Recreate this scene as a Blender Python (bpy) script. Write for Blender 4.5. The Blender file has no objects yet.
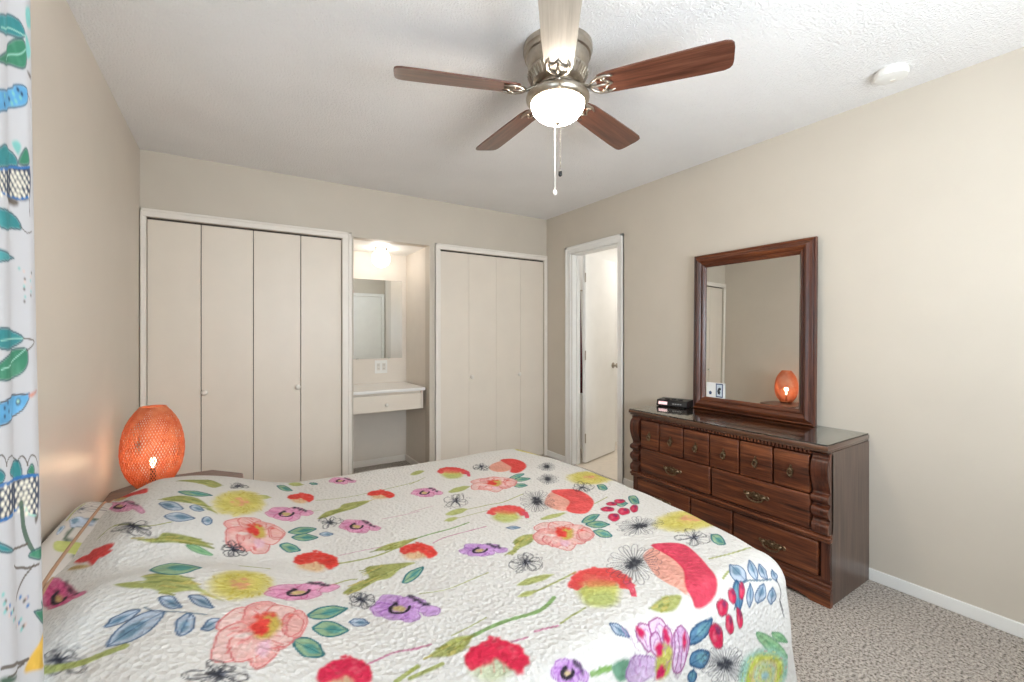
import bpy, bmesh, math, random
import numpy as np
from mathutils import Vector, Matrix

C = bpy.context.scene.collection
PI = math.pi
R = math.radians
random.seed(7)

# ------------------------------------------------------------------ camera
FPX, CYPX = 440.8, 334.2                    # focal length and horizon row in pixels of the 1024 x 682 frame
cam_d = bpy.data.cameras.new('camera')
cam = bpy.data.objects.new('camera', cam_d); C.objects.link(cam)
cam.location = (0, 0, 1.254)
cam.rotation_euler = (R(90), 0, -0.5678)
cam_d.sensor_fit = 'HORIZONTAL'; cam_d.sensor_width = 36.0
cam_d.lens = 36.0 * FPX / 1024
cam_d.shift_y = (CYPX - 341) / 1024
cam_d.clip_start = 0.02
bpy.context.scene.camera = cam

# ------------------------------------------------------------------ world, daylight, exposure
SC = bpy.context.scene
w = bpy.data.worlds.new('world'); SC.world = w; w.use_nodes = True
bg = w.node_tree.nodes['Background']
sky = w.node_tree.nodes.new('ShaderNodeTexSky'); sky.sky_type = 'HOSEK_WILKIE'; sky.turbidity = 3.0
sky.sun_direction = (-0.3, -0.6, 0.74)
w.node_tree.links.new(sky.outputs[0], bg.inputs['Color']); bg.inputs['Strength'].default_value = 1.0

def area(name, loc, rot, sx, sy, power, col):
    l = bpy.data.lights.new(name, 'AREA'); l.shape = 'RECTANGLE'; l.size = sx; l.size_y = sy
    l.energy = power; l.color = col
    o = bpy.data.objects.new(name, l); C.objects.link(o); o.location = loc; o.rotation_euler = rot
    return o
def point(name, loc, power, col, rad):
    l = bpy.data.lights.new(name, 'POINT'); l.energy = power; l.color = col; l.shadow_soft_size = rad
    o = bpy.data.objects.new(name, l); C.objects.link(o); o.location = loc
    return o
area('window_daylight', (-0.50, 0.35, 1.45), (0, R(-96), 0), 1.15, 1.05, 12, (0.66, 0.84, 1.0))
area('rear_fill_light', (1.15, -0.77, 1.45), (R(116), 0, 0), 1.25, 1.05, 46, (0.84, 0.92, 1.0))  # fill light added behind the camera, tilted up to brighten the room
FAN_GLOW, BATH_POWER, NICHE_GLOW = 45.0, 9.5, 6.0

vs = SC.view_settings
vs.view_transform = 'Standard'; vs.look = 'None'; vs.gamma = 1.0; vs.use_curve_mapping = False
vs.exposure = 0.68

# ------------------------------------------------------------------ materials
def lin(c):
    c = np.asarray(c, float) / 255.0
    return np.where(c <= 0.04045, c / 12.92, ((c + 0.055) / 1.055) ** 2.4)
def L4(c): return (*[float(v) for v in lin(c)], 1.0)
def newmat(name):
    m = bpy.data.materials.new(name); m.use_nodes = True
    nt = m.node_tree; b = nt.nodes['Principled BSDF']
    return m, nt, b
def N(nt, t, **k):
    n = nt.nodes.new(t)
    for a, v in k.items(): setattr(n, a, v)
    return n
def noise(nt, scale, detail=3, rough=0.5, vec=None, mapscale=None):
    tc = N(nt, 'ShaderNodeTexCoord'); mp = N(nt, 'ShaderNodeMapping'); n = N(nt, 'ShaderNodeTexNoise')
    nt.links.new(tc.outputs['Object'], mp.inputs[0]); nt.links.new(mp.outputs[0], n.inputs['Vector'])
    if mapscale: mp.inputs['Scale'].default_value = mapscale
    n.inputs['Scale'].default_value = scale; n.inputs['Detail'].default_value = detail; n.inputs['Roughness'].default_value = rough
    return n
def ramp(nt, fac, stops):
    r = N(nt, 'ShaderNodeValToRGB'); nt.links.new(fac, r.inputs[0]); e = r.color_ramp.elements
    while len(e) < len(stops): e.new(0.5)
    for i, (p, c) in enumerate(stops): e[i].position = p; e[i].color = L4(c)
    return r
def bump(nt, b, src, strength, dist):
    bp = N(nt, 'ShaderNodeBump'); bp.inputs['Strength'].default_value = strength; bp.inputs['Distance'].default_value = dist
    nt.links.new(src, bp.inputs['Height']); nt.links.new(bp.outputs[0], b.inputs['Normal'])
def plain(name, col, rough=0.5, metal=0.0, var=0.03, scale=8.0, bmp=0.0, bscale=200.0, bdist=0.002, spec=0.5, coat=0.0):
    m, nt, b = newmat(name)
    n = noise(nt, scale)
    c = np.asarray(col, float)
    r = ramp(nt, n.outputs['Fac'], [(0.25, np.clip(c * (1 - var), 0, 255)), (0.75, np.clip(c * (1 + var), 0, 255))])
    nt.links.new(r.outputs[0], b.inputs['Base Color'])
    b.inputs['Roughness'].default_value = rough; b.inputs['Metallic'].default_value = metal
    b.inputs['Specular IOR Level'].default_value = spec; b.inputs['Coat Weight'].default_value = coat
    if bmp:
        n2 = noise(nt, bscale, 2); bump(nt, b, n2.outputs['Fac'], bmp, bdist)
    return m
def wood(name, dark, mid, light, axis, rough=0.32, coat=0.25, scale=1.0, spec=0.5):
    m, nt, b = newmat(name)
    ms = [26.0 * scale] * 3; ms[axis] = 1.6 * scale
    n = noise(nt, 1.6, 6, 0.62, mapscale=ms)
    ms2 = [90.0 * scale] * 3; ms2[axis] = 2.5 * scale
    n2 = noise(nt, 2.0, 3, 0.6, mapscale=ms2)
    mx = N(nt, 'ShaderNodeMix', data_type='FLOAT'); mx.inputs[0].default_value = 0.35
    nt.links.new(n.outputs['Fac'], mx.inputs[2]); nt.links.new(n2.outputs['Fac'], mx.inputs[3])
    r = ramp(nt, mx.outputs[0], [(0.34, dark), (0.50, mid), (0.68, light)])
    nt.links.new(r.outputs[0], b.inputs['Base Color'])
    b.inputs['Roughness'].default_value = rough; b.inputs['Coat Weight'].default_value = coat; b.inputs['Coat Roughness'].default_value = 0.18
    b.inputs['Specular IOR Level'].default_value = spec
    bump(nt, b, n2.outputs['Fac'], 0.12, 0.001)
    return m
def glow(name, col, strength):
    m, nt, b = newmat(name)
    b.inputs['Base Color'].default_value = L4((250, 248, 240)); b.inputs['Emission Color'].default_value = (*col, 1); b.inputs['Emission Strength'].default_value = strength
    b.inputs['Roughness'].default_value = 0.3
    return m

WALLC = (208, 198, 183)
M = {}
M['wall'] = plain('wall_paint', WALLC, 0.55, var=0.012, scale=3, bmp=0.12, bscale=140, bdist=0.002)
M['wall_gloss'] = plain('wall_paint_satin', (216, 205, 191), 0.40, var=0.012, scale=3, bmp=0.10, bscale=120, bdist=0.002, spec=0.4)
M['niche'] = plain('niche_paint', (228, 218, 205), 0.5, var=0.01)
M['ceiling'] = plain('popcorn_ceiling', (248, 246, 244), 0.9, var=0.01, scale=3, bmp=1.0, bscale=135, bdist=0.0075, spec=0.2)
M['trim'] = plain('trim_paint', (240, 233, 223), 0.35, var=0.01)
M['door'] = plain('door_paint', (234, 223, 208), 0.4, var=0.012, scale=4, bmp=0.06, bscale=60)
M['white'] = plain('white_enamel', (240, 238, 233), 0.35, var=0.01)
M['dark'] = plain('painted_gap_shade', (70, 62, 55), 0.8)  # dark colour stands in for shade in the closets and above their doors
M['bath_floor'] = plain('bathroom_vinyl', (226, 214, 198), 0.35, var=0.03, scale=20)
M['nickel'] = plain('brushed_nickel', (178, 169, 156), 0.30, 1.0, var=0.05, scale=60)
M['bronze'] = plain('antique_bronze', (122, 104, 82), 0.40, 1.0, var=0.3, scale=120)
M['black'] = plain('black_plastic', (32, 31, 32), 0.35, var=0.1)
M['wood_h'] = wood('dresser_wood_front', (34, 14, 7), (92, 46, 25), (144, 82, 46), 1, rough=0.38, coat=0.10)
M['wood_v'] = wood('dresser_wood_upright', (34, 14, 8), (76, 37, 22), (110, 60, 38), 2, rough=0.36, coat=0.15)
M['wood_side_glare'] = wood('dresser_wood_side_glare', (66, 48, 40), (90, 70, 60), (112, 90, 78), 2, rough=0.36)  # greyer than the front: glare on the side is put into the colour
M['wood_top'] = wood('dresser_wood_top', (54, 29, 19), (84, 53, 37), (106, 71, 49), 1, rough=0.2, coat=0.8)
M['groove'] = wood('dresser_wood_recess', (40, 17, 10), (62, 28, 17), (78, 38, 24), 1, rough=0.45)
M['blade'] = wood('fan_blade_wood', (56, 30, 21), (96, 56, 41), (126, 82, 62), 0, rough=0.28, coat=0.5)
M['blade_glare'] = wood('fan_blade_glare', (168, 158, 145), (186, 177, 164), (200, 192, 180), 0, rough=0.28, coat=0.5)  # near blade only: glare on its varnish painted as pale wood
M['table_wood'] = wood('nightstand_wood', (62, 34, 24), (98, 60, 44), (122, 80, 60), 0)
M['frame_wood'] = wood('bed_frame_wood', (70, 44, 30), (98, 62, 42), (120, 80, 56), 0)
M['mirror'], _nt, _b = newmat('silvered_glass'); _n = noise(_nt, 2); _r = ramp(_nt, _n.outputs['Fac'], [(0, (238, 240, 238)), (1, (240, 242, 240))]); _nt.links.new(_r.outputs[0], _b.inputs['Base Color']); _b.inputs['Metallic'].default_value = 1; _b.inputs['Roughness'].default_value = 0.012
M['glass'], _nt, _b = newmat('clear_glass'); _b.inputs['Transmission Weight'].default_value = 1; _b.inputs['Roughness'].default_value = 0.02; _b.inputs['IOR'].default_value = 1.6; _n = noise(_nt, 2); _r = ramp(_nt, _n.outputs['Fac'], [(0, (244, 250, 247)), (1, (246, 251, 249))]); _nt.links.new(_r.outputs[0], _b.inputs['Base Color'])
M['mattress'] = plain('mattress_ticking', (232, 228, 220), 0.85, var=0.03, bmp=0.3, bscale=60)
M['piping'] = plain('quilt_binding', (176, 140, 112), 0.8, var=0.05)
M['paper'] = plain('card_paper', (240, 240, 238), 0.6, var=0.01)
M['ink'] = plain('card_blue_ink', (56, 74, 112), 0.6)
M['inkdark'] = plain('card_dark_ink', (44, 46, 56), 0.6)
M['cardpale'] = plain('card_pale_print', (200, 210, 218), 0.6)

M['lamp_base'] = wood('lamp_base_wood', (60, 34, 22), (84, 50, 34), (110, 70, 48), 2)
M['counter'] = plain('laminate_counter', (244, 241, 236), 0.3, var=0.008)
M['rubber'] = plain('rubber_feet', (24, 24, 24), 0.7)
M['knobw'] = plain('white_knob', (236, 230, 220), 0.3)
M['towel'] = plain('dark_towel', (92, 44, 46), 0.95, var=0.5, scale=9, bmp=0.4, bscale=300)
M['fan_glass'] = glow('lit_fan_bowl', (1.0, 0.89, 0.75), FAN_GLOW)
M['niche_glass'] = glow('lit_globe', (1.0, 0.95, 0.90), NICHE_GLOW)
M['bulb'] = glow('lit_bulb', (1.0, 0.80, 0.55), 5.0)
M['red_led'] = glow('clock_display', (1.0, 0.10, 0.22), 0.30)
# carpet
m, nt, b = newmat('speckled_carpet'); n = noise(nt, 95, 3, 0.8); n2 = noise(nt, 5, 2)
r = ramp(nt, n.outputs['Fac'], [(0.36, (90, 81, 73)), (0.47, (182, 172, 162)), (0.62, (226, 217, 207))])
nt.links.new(r.outputs[0], b.inputs['Base Color']); b.inputs['Roughness'].default_value = 0.95; b.inputs['Specular IOR Level'].default_value = 0.1
bump(nt, b, n.outputs['Fac'], 0.9, 0.012); M['carpet'] = m
# bamboo strips of the lamp: thin enough to let some of the bulb's light through
m, nt, b = newmat('bamboo_strip'); n = noise(nt, 30, 2); r = ramp(nt, n.outputs['Fac'], [(0.3, (212, 112, 72)), (0.7, (232, 152, 106))])
tr = N(nt, 'ShaderNodeBsdfTranslucent'); mx = N(nt, 'ShaderNodeMixShader'); mx.inputs[0].default_value = 0.28
nt.links.new(r.outputs[0], b.inputs['Base Color']); nt.links.new(r.outputs[0], tr.inputs['Color']); b.inputs['Roughness'].default_value = 0.6
nt.links.new(b.outputs[0], mx.inputs[1]); nt.links.new(tr.outputs[0], mx.inputs[2]); nt.links.new(mx.outputs[0], nt.nodes['Material Output'].inputs[0]); M['bamboo'] = m
# printed cloth: the print is a colour attribute painted in the cloth's own (s, t) plane
def cloth(name, attr, bscale, bstr, bdist, transl=0.0):
    m, nt, b = newmat(name)
    a = N(nt, 'ShaderNodeVertexColor', layer_name=attr); nt.links.new(a.outputs[0], b.inputs['Base Color'])
    b.inputs['Roughness'].default_value = 0.85; b.inputs['Specular IOR Level'].default_value = 0.15
    n = noise(nt, bscale, 2, 0.6); v = N(nt, 'ShaderNodeTexVoronoi'); v.inputs['Scale'].default_value = bscale * 1.3
    tc = N(nt, 'ShaderNodeTexCoord'); nt.links.new(tc.outputs['Object'], v.inputs['Vector'])
    mx = N(nt, 'ShaderNodeMix', data_type='FLOAT'); mx.inputs[0].default_value = 0.5
    nt.links.new(n.outputs['Fac'], mx.inputs[2]); nt.links.new(v.outputs['Distance'], mx.inputs[3]); bump(nt, b, mx.outputs[0], bstr, bdist)
    return m
M['quilt'] = cloth('quilted_floral_cotton', 'print', 60, 0.85, 0.009)
M['curtain'] = cloth('printed_curtain_cotton', 'print', 400, 0.1, 0.001)

# ------------------------------------------------------------------ builders
def tag(o, label=None, cat=None, group=None, kind=None):
    if label: o['label'] = label
    if cat: o['category'] = cat
    if group: o['group'] = group
    if kind: o['kind'] = kind
    return o
def thing(name, loc, label, cat, rz=0.0, group=None, kind=None):
    o = bpy.data.objects.new(name, None); C.objects.link(o); o.location = loc; o.rotation_euler = (0, 0, rz); o.empty_display_size = 0.05
    return tag(o, label, cat, group, kind)

class MB:
    """Collects shapes; build() links them as one mesh object. Coordinates are local to the thing."""
    def __init__(self, o=(0, 0, 0)): self.v = []; self.f = []; self.o = o      # o: the thing's own place, taken off world coordinates
    def add(self, vs, fs):
        k = len(self.v); self.v += [tuple(p[i] - self.o[i] for i in range(3)) for p in vs]; self.f += [tuple(i + k for i in f) for f in fs]; return self
    def bm(self, bm):
        bm.verts.ensure_lookup_table(); bm.verts.index_update()
        self.add([v.co[:] for v in bm.verts], [[v.index for v in f.verts] for f in bm.faces]); bm.free(); return self
    def box(self, lo, hi, bev=0.0, seg=2, mat=None):
        bm = bmesh.new(); bmesh.ops.create_cube(bm, size=1.0)
        for v in bm.verts: v.co = Vector([lo[i] + (v.co[i] + 0.5) * (hi[i] - lo[i]) for i in range(3)])
        if bev: bmesh.ops.bevel(bm, geom=bm.edges[:] , offset=bev, segments=seg, profile=0.5, affect='EDGES')
        if mat is not None: bmesh.ops.transform(bm, matrix=mat, verts=bm.verts)
        return self.bm(bm)
    def lathe(self, prof, c=(0, 0, 0), n=32, cap=True, mat=None):
        vs = []; fs = []
        for r_, z in prof:
            for i in range(n):
                a = 2 * PI * i / n; vs.append(Vector((r_ * math.cos(a), r_ * math.sin(a), z)))
        for j in range(len(prof) - 1):
            for i in range(n):
                i2 = (i + 1) % n; fs.append((j * n + i, j * n + i2, (j + 1) * n + i2, (j + 1) * n + i))
        if cap: fs.append(tuple(range(n))[::-1]); fs.append(tuple((len(prof) - 1) * n + i for i in range(n)))
        if mat is not None: vs = [mat @ v for v in vs]
        return self.add([v + Vector(c) for v in vs], fs)
    def tube(self, pts, r_, n=8, cap=True, closed=False):
        P = [Vector(p) for p in pts]; k = len(P); rad = r_ if isinstance(r_, (list, tuple)) else [r_] * k
        vs = []; fs = []; up = None
        for i, p in enumerate(P):
            t = (P[(i + 1) % k] - P[i - 1]) if closed else (P[min(i + 1, k - 1)] - P[max(i - 1, 0)])
            t.normalize()
            if up is None: up = t.orthogonal().normalized()
            up = (up - t * up.dot(t)); up = up.normalized() if up.length > 1e-6 else t.orthogonal().normalized()
            s = t.cross(up)
            for j in range(n):
                a = 2 * PI * j / n; vs.append(p + (up * math.cos(a) + s * math.sin(a)) * rad[i])
        for i in range(k if closed else k - 1):
            i2 = (i + 1) % k
            for j in range(n):
                j2 = (j + 1) % n; fs.append((i * n + j, i * n + j2, i2 * n + j2, i2 * n + j))
        if cap and not closed: fs.append(tuple(range(n))[::-1]); fs.append(tuple((k - 1) * n + j for j in range(n)))
        return self.add(vs, fs)
    def prism(self, poly, fn0, fn1):
        """poly: 2-D outline; fn0 / fn1 map (u, v) to the two end faces."""
        n = len(poly); vs = [fn0(u, v) for u, v in poly] + [fn1(u, v) for u, v in poly]
        fs = [tuple(range(n))[::-1], tuple(range(n, 2 * n))] + [(i, (i + 1) % n, n + (i + 1) % n, n + i) for i in range(n)]
        return self.add(vs, fs)
    def sphere(self, c, rx, ry=None, rz=None, n=20):
        bm = bmesh.new(); bmesh.ops.create_uvsphere(bm, u_segments=n, v_segments=max(8, n // 2), radius=1)
        for v in bm.verts: v.co = Vector((c[0] + v.co.x * rx, c[1] + v.co.y * (ry or rx), c[2] + v.co.z * (rz or rx)))
        return self.bm(bm)
    def build(self, name, mat, parent=None, smooth=None, rot=None, loc=None):
        me = bpy.data.meshes.new(name); me.from_pydata(self.v, [], self.f); me.update()
        b_ = bmesh.new(); b_.from_mesh(me); bmesh.ops.recalc_face_normals(b_, faces=b_.faces[:]); b_.to_mesh(me); b_.free()
        o = bpy.data.objects.new(name, me); C.objects.link(o); me.materials.append(mat)
        if parent: o.parent = parent
        if rot: o.rotation_euler = rot
        if loc: o.location = loc
        if smooth is not None:
            me.shade_smooth() if smooth >= 180 else me.shade_auto(smooth) if hasattr(me, 'shade_auto') else smooth_angle(me, smooth)
        return o
def smooth_angle(me, deg):
    b_ = bmesh.new(); b_.from_mesh(me)
    for f in b_.faces: f.smooth = True
    lim = R(deg)
    for e in b_.edges:
        e.smooth = len(e.link_faces) == 2 and e.calc_face_angle(0) < lim
    b_.to_mesh(me); b_.free()
def struct(name, mb, mat, label, cat, smooth=None):
    return tag(mb.build(name, mat, smooth=smooth), label, cat, kind='structure')

# ------------------------------------------------------------------ the room
XL, XR, YB, YF, H = -0.4926, 2.7595, 3.660, -0.80, 2.44
W = 0.10
def boxes(*bs):
    m = MB()
    for lo, hi in bs: m.box(lo, hi)
    return m
struct('floor', boxes(((XL - W, YF - W, -0.05), (XR + 0.03, 4.42, 0))), M['carpet'], 'grey-beige speckled carpet covering the bedroom floor', 'floor')
struct('floor_bathroom', boxes(((XR + 0.03, 2.0, -0.05), (4.9, 4.6, 0.0))), M['bath_floor'], 'pale beige bathroom floor seen through the open doorway', 'floor')
struct('ceiling', boxes(((XL - W, YF - W, H), (XR + W, 4.42, H + 0.05))), M['ceiling'], 'white popcorn-textured bedroom ceiling', 'ceiling')
struct('ceiling_bathroom', boxes(((XR + W, 2.0, H), (4.9, 4.6, H + 0.05))), M['ceiling'], 'white ceiling of the bathroom beyond the doorway', 'ceiling')
# left wall with the window opening y -0.2..0.9, z 0.88..2.05
WY0, WY1, WZ0, WZ1 = -0.20, 0.90, 0.86, 2.05
struct('wall_left', boxes(((XL - W, YF - W, 0), (XL, WY0, H)), ((XL - W, WY1, 0), (XL, 4.42, H)), ((XL - W, WY0, 0), (XL, WY1, WZ0)), ((XL - W, WY0, WZ1), (XL, WY1, H))),
       M['wall_gloss'], 'beige satin painted wall on the left behind the bed head', 'wall')
# right wall with the bathroom doorway
DY0, DY1, DZ = 2.654, 3.262, 2.025
struct('wall_right', boxes(((XR, YF - W, 0), (XR + W, DY0, H)), ((XR, DY1, 0), (XR + W, 4.42, H)), ((XR, DY0, DZ), (XR + W, DY1, H))),
       M['wall'], 'beige painted wall behind the dresser and bathroom doorway', 'wall')
# rear wall (behind the camera): added fill window x 0.1..1.4, entry door x 1.95..2.68
RX0, RX1 = 0.52, 1.78
EX0, EX1, EZ = 1.93, 2.68, 2.04
struct('wall_front', boxes(((XL - W, YF - W, 0), (RX0, YF, H)), ((RX0, YF - W, 0), (RX1, YF, WZ0)), ((RX0, YF - W, WZ1), (RX1, YF, H)), ((RX1, YF - W, 0), (EX0, YF, H)), ((EX0, YF - W, EZ), (EX1, YF, H)), ((EX1, YF - W, 0), (XR + W, YF, H))),
       M['wall'], 'beige painted wall behind the camera with entry door and added window', 'wall')
# back wall: closet 1, niche, closet 2 openings
A0, A1, AZ = -0.458, 0.741, 2.012
N0, N1, NZ = 0.828, 1.474, 2.034
B0, B1 = 1.573, 2.727
NB = 4.272
struct('wall_back', boxes(((XL, YB, AZ), (N0, YB + W, H)), ((N0, YB, NZ), (N1, YB + W, H)), ((N1, YB, AZ), (XR, YB + W, H)),
       ((XL, YB, 0), (A0, YB + W, AZ)), ((A1, YB, 0), (N0, YB + W, AZ)), ((N1, YB, 0), (B0, YB + W, AZ)), ((B1, YB, 0), (XR, YB + W, AZ))),
       M['wall'], 'beige wall at the far end above and between the closets', 'wall')
struct('wall_niche', boxes(((N0 - 0.087, YB + W, 0), (N0, NB, NZ)), ((N1, YB + W, 0), (N1 + 0.09, NB, NZ)), ((N0 - 0.087, NB, 0), (N1 + 0.09, NB + 0.08, NZ))),
       M['niche'], 'cream side and back walls of the vanity niche', 'wall')
struct('ceiling_niche', boxes(((N0 - 0.087, YB + W, NZ), (N1 + 0.09, NB + 0.08, NZ + 0.05))), M['white'], 'white ceiling of the vanity niche', 'ceiling')
struct('wall_closet', boxes(((XL - W, 4.35, 0), (XR + W, 4.42, H))), M['dark'], 'rear wall inside the closets, shade painted in as dark colour', 'wall')
struct('wall_bathroom', boxes(((4.8, 2.0, 0), (4.9, 4.6, H)), ((XR + W, 2.0, 0), (4.8, 2.1, H)), ((XR + W, 3.66, 0), (4.8, 3.76, H))), M['white'], 'bright white bathroom walls beyond the doorway', 'wall')

def casing(y_plane, a0, a1, top, wd0, wd1, wt, axis, sgn, th=0.016):
    """door trim: two legs and a head with a stepped face, on the plane at y (axis 'x') or x (axis 'y')"""
    m = MB()
    def bx(u0, u1, z0, z1, t):
        lo, hi = (y_plane, y_plane + sgn * t) if sgn > 0 else (y_plane + sgn * t, y_plane)
        m.box((u0, lo, z0), (u1, hi, z1), 0.003, 1) if axis == 'x' else m.box((lo, u0, z0), (hi, u1, z1), 0.003, 1)
    bx(a0 - wd0, a0, 0, top, th); bx(a1, a1 + wd1, 0, top, th); bx(a0 - wd0, a1 + wd1, top, top + wt, th)
    bx(a0 - wd0, a0 - wd0 * 0.62, 0, top + wt, th + 0.005); bx(a1 + wd1 * 0.62, a1 + wd1, 0, top + wt, th + 0.005); bx(a0 - wd0, a1 + wd1, top + wt * 0.65, top + wt, th + 0.005)
    return m
struct('trim_1', casing(YB, A0, A1, AZ, 0.030, 0.070, 0.050, 'x', -1), M['trim'], 'cream casing around the four-panel closet on the left', 'door trim')
struct('trim_2', casing(YB, B0, B1, AZ, 0.048, 0.030, 0.048, 'x', -1), M['trim'], 'cream casing around the closet in the right corner', 'door trim')
m = casing(XR, DY0, DY1, DZ, 0.060, 0.076, 0.068, 'y', -1)
m.box((XR, DY0, 0), (XR + W, DY0 + 0.012, DZ), 0.002, 1); m.box((XR, DY1 - 0.012, 0), (XR + W, DY1, DZ), 0.002, 1); m.box((XR, DY0, DZ - 0.012), (XR + W, DY1, DZ), 0.002, 1)
m.box((XR + 0.05, DY1 - 0.024, 0), (XR + 0.075, DY1 - 0.012, DZ - 0.012)); m.box((XR + 0.05, DY0 + 0.012, 0), (XR + 0.075, DY0 + 0.024, DZ - 0.012))
struct('trim_3', m, M['white'], 'white casing and jamb of the bathroom doorway', 'door trim')
struct('trim_4', casing(YF, EX0, EX1, EZ, 0.06, 0.06, 0.06, 'x', 1), M['white'], 'white casing of the entry door behind the camera', 'door trim')
def skirting(*bs):
    m = MB()
    for lo, hi in bs: m.box(lo, hi, 0.004, 2)
    return m
BH, BT = 0.060, 0.012
struct('baseboard_right', skirting(((XR - BT, YF, 0), (XR, DY0 - 0.061, BH)), ((XR - BT, DY1 + 0.077, 0), (XR, YB, BH))), M['white'], 'white baseboard along the right wall by the dresser', 'baseboard')
struct('baseboard_left', skirting(((XL, YF, 0), (XL + BT, YB - 0.02, BH))), M['white'], 'white baseboard along the left wall', 'baseboard')
struct('baseboard_front', skirting(((XL, YF, 0), (EX0 - 0.062, YF + BT, BH))), M['white'], 'white baseboard along the wall behind the camera', 'baseboard')
struct('baseboard_niche', skirting(((N0, NB - BT, 0), (N1, NB, BH)), ((N1 - BT, YB + 0.01, 0), (N1, NB - BT, BH)), ((N0, YB + 0.01, 0), (N0 + BT, NB - BT, BH))), M['trim'], 'cream baseboard around the foot of the vanity niche', 'baseboard')

# windows: frame, sill, sash bars and panes
def window(name, label, axis, p, u0, u1, inward):
    t = thing(name, (0, 0, 0), label, 'window', kind='structure')
    f = MB(); g = MB(); s = MB()
    def bx(m, u_0, u_1, z0, z1, d0, d1, b=0.003):
        a, c = sorted((p + inward * d0, p + inward * d1))
        m.box((a, u_0, z0), (c, u_1, z1), b, 1) if axis == 'y' else m.box((u_0, a, z0), (u_1, c, z1), b, 1)
    for (a, c, z0, z1) in ((u0, u0 + 0.045, WZ0, WZ1), (u1 - 0.045, u1, WZ0, WZ1), (u0, u1, WZ0, WZ0 + 0.045), (u0, u1, WZ1 - 0.045, WZ1), (u0 + 0.04, u1 - 0.04, 1.43, 1.47)):
        bx(f, a, c, z0, z1, -0.09, -0.05)
    bx(g, u0 + 0.04, u1 - 0.04, WZ0 + 0.04, WZ1 - 0.04, -0.073, -0.067, 0)
    bx(s, u0 - 0.04, u1 + 0.04, WZ0 - 0.025, WZ0, -0.05, 0.03)
    f.build('window_frame', M['white'], t); g.build('window_pane', M['glass'], t); s.build('window_sill', M['white'], t)
window('window_1', 'white framed window in the left wall beside the curtain', 'y', XL, WY0, WY1, 1)
window('added_window_2', 'white framed window added behind the camera for fill light', 'x', YF, RX0, RX1, 1)

# bifold closet doors
def knob_mb(c, d, r_=0.020, ln=0.032):
    m = MB(); mt = Vector((0, 0, 1)).rotation_difference(Vector(d)).to_matrix().to_4x4()
    m.lathe([(r_ * .45, 0), (r_ * .45, ln * .4), (r_ * .75, ln * .5), (r_, ln * .72), (r_ * .85, ln * .92), (r_ * .4, ln), (0.001, ln)], c, 16, True, mt); return m
def bifold(name, label, x0, x1, xm, knob_x, gap):
    t = thing(name, (x0, YB + 0.016, 0), label, 'closet door', kind='structure')
    p1 = MB().box((gap / 2, 0, 0.012), (xm - x0 - gap / 2, 0.030, 2.000), 0.002, 1).build('door_panel', M['door'], t)
    p2 = MB().box((xm - x0 + gap / 2, 0, 0.012), (x1 - x0 - gap / 2, 0.030, 2.000), 0.002, 1).build('door_panel', M['door'], t)
    k = knob_mb((knob_x - x0, 0, 0.857), (0, -1, 0)).build('door_knob', M['knobw'], p2 if knob_x > xm else p1, 60); tag(k, 'small round white knob')
bifold('door_1', 'left-hand pair of cream folding panels on the left closet', A0, 0.137, -0.171, -0.151, 0.0045)
bifold('door_2', 'right-hand pair of cream folding panels on the left closet', 0.137, A1, 0.446, 0.424, 0.0045)
bifold('door_3', 'left-hand pair of cream folding panels on the corner closet', B0, 2.163, 1.868, 1.892, 0.0012)
bifold('door_4', 'right-hand pair of cream folding panels on the corner closet', 2.163, B1, 2.445, 2.421, 0.0012)
struct('trim_5', boxes(((A0, YB + 0.02, 2.002), (A1, YB + 0.05, AZ + 0.005)), ((B0, YB + 0.02, 2.002), (B1, YB + 0.05, AZ + 0.005))), M['dark'], 'folding-door tracks above both closets, gap shade painted in as dark colour', 'door track')
# bathroom door leaf, swung into the bathroom
t = thing('door_5', (2.885, 3.205, 0), 'white flush bathroom door standing open into the bathroom', 'door', rz=math.atan2(0.17, 0.575), kind='structure')
leaf = MB().box((0, -0.001, 0.012), (0.595, 0.034, 2.022), 0.002, 1).build('door_leaf', M['white'], t)
for sg, y0 in ((-1, -0.001), (1, 0.034)):
    k = MB(); mt = Vector((0, 0, 1)).rotation_difference(Vector((0, sg, 0))).to_matrix().to_4x4()
    k.lathe([(0.030, 0), (0.030, 0.006), (0.012, 0.010), (0.010, 0.030), (0.024, 0.040), (0.027, 0.052), (0.020, 0.062), (0.001, 0.064)], (0.548, y0, 0.925), 20, True, mt)
    tag(k.build('door_knob', M['nickel'], leaf, 50), 'round metal door knob')
h = MB()
for z in (0.25, 1.05, 1.80): h.tube([(-0.006, -0.004, z - 0.045), (-0.006, -0.004, z + 0.045)], 0.006, 8)
h.build('hinge', M['nickel'], t)
# entry door behind the camera (seen in the niche mirror)
t = thing('door_6', (EX0, YF - 0.04, 0), 'white entry door in the wall behind the camera', 'door', kind='structure')
d6 = MB().box((0.003, 0, 0.012), (EX1 - EX0 - 0.003, 0.035, EZ - 0.003), 0.002, 1)
l6 = d6.build('door_leaf', M['white'], t)
knob_mb((0.07, 0.035, 0.95), (0, 1, 0), 0.026, 0.06).build('door_knob', M['nickel'], l6, 50)
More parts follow.
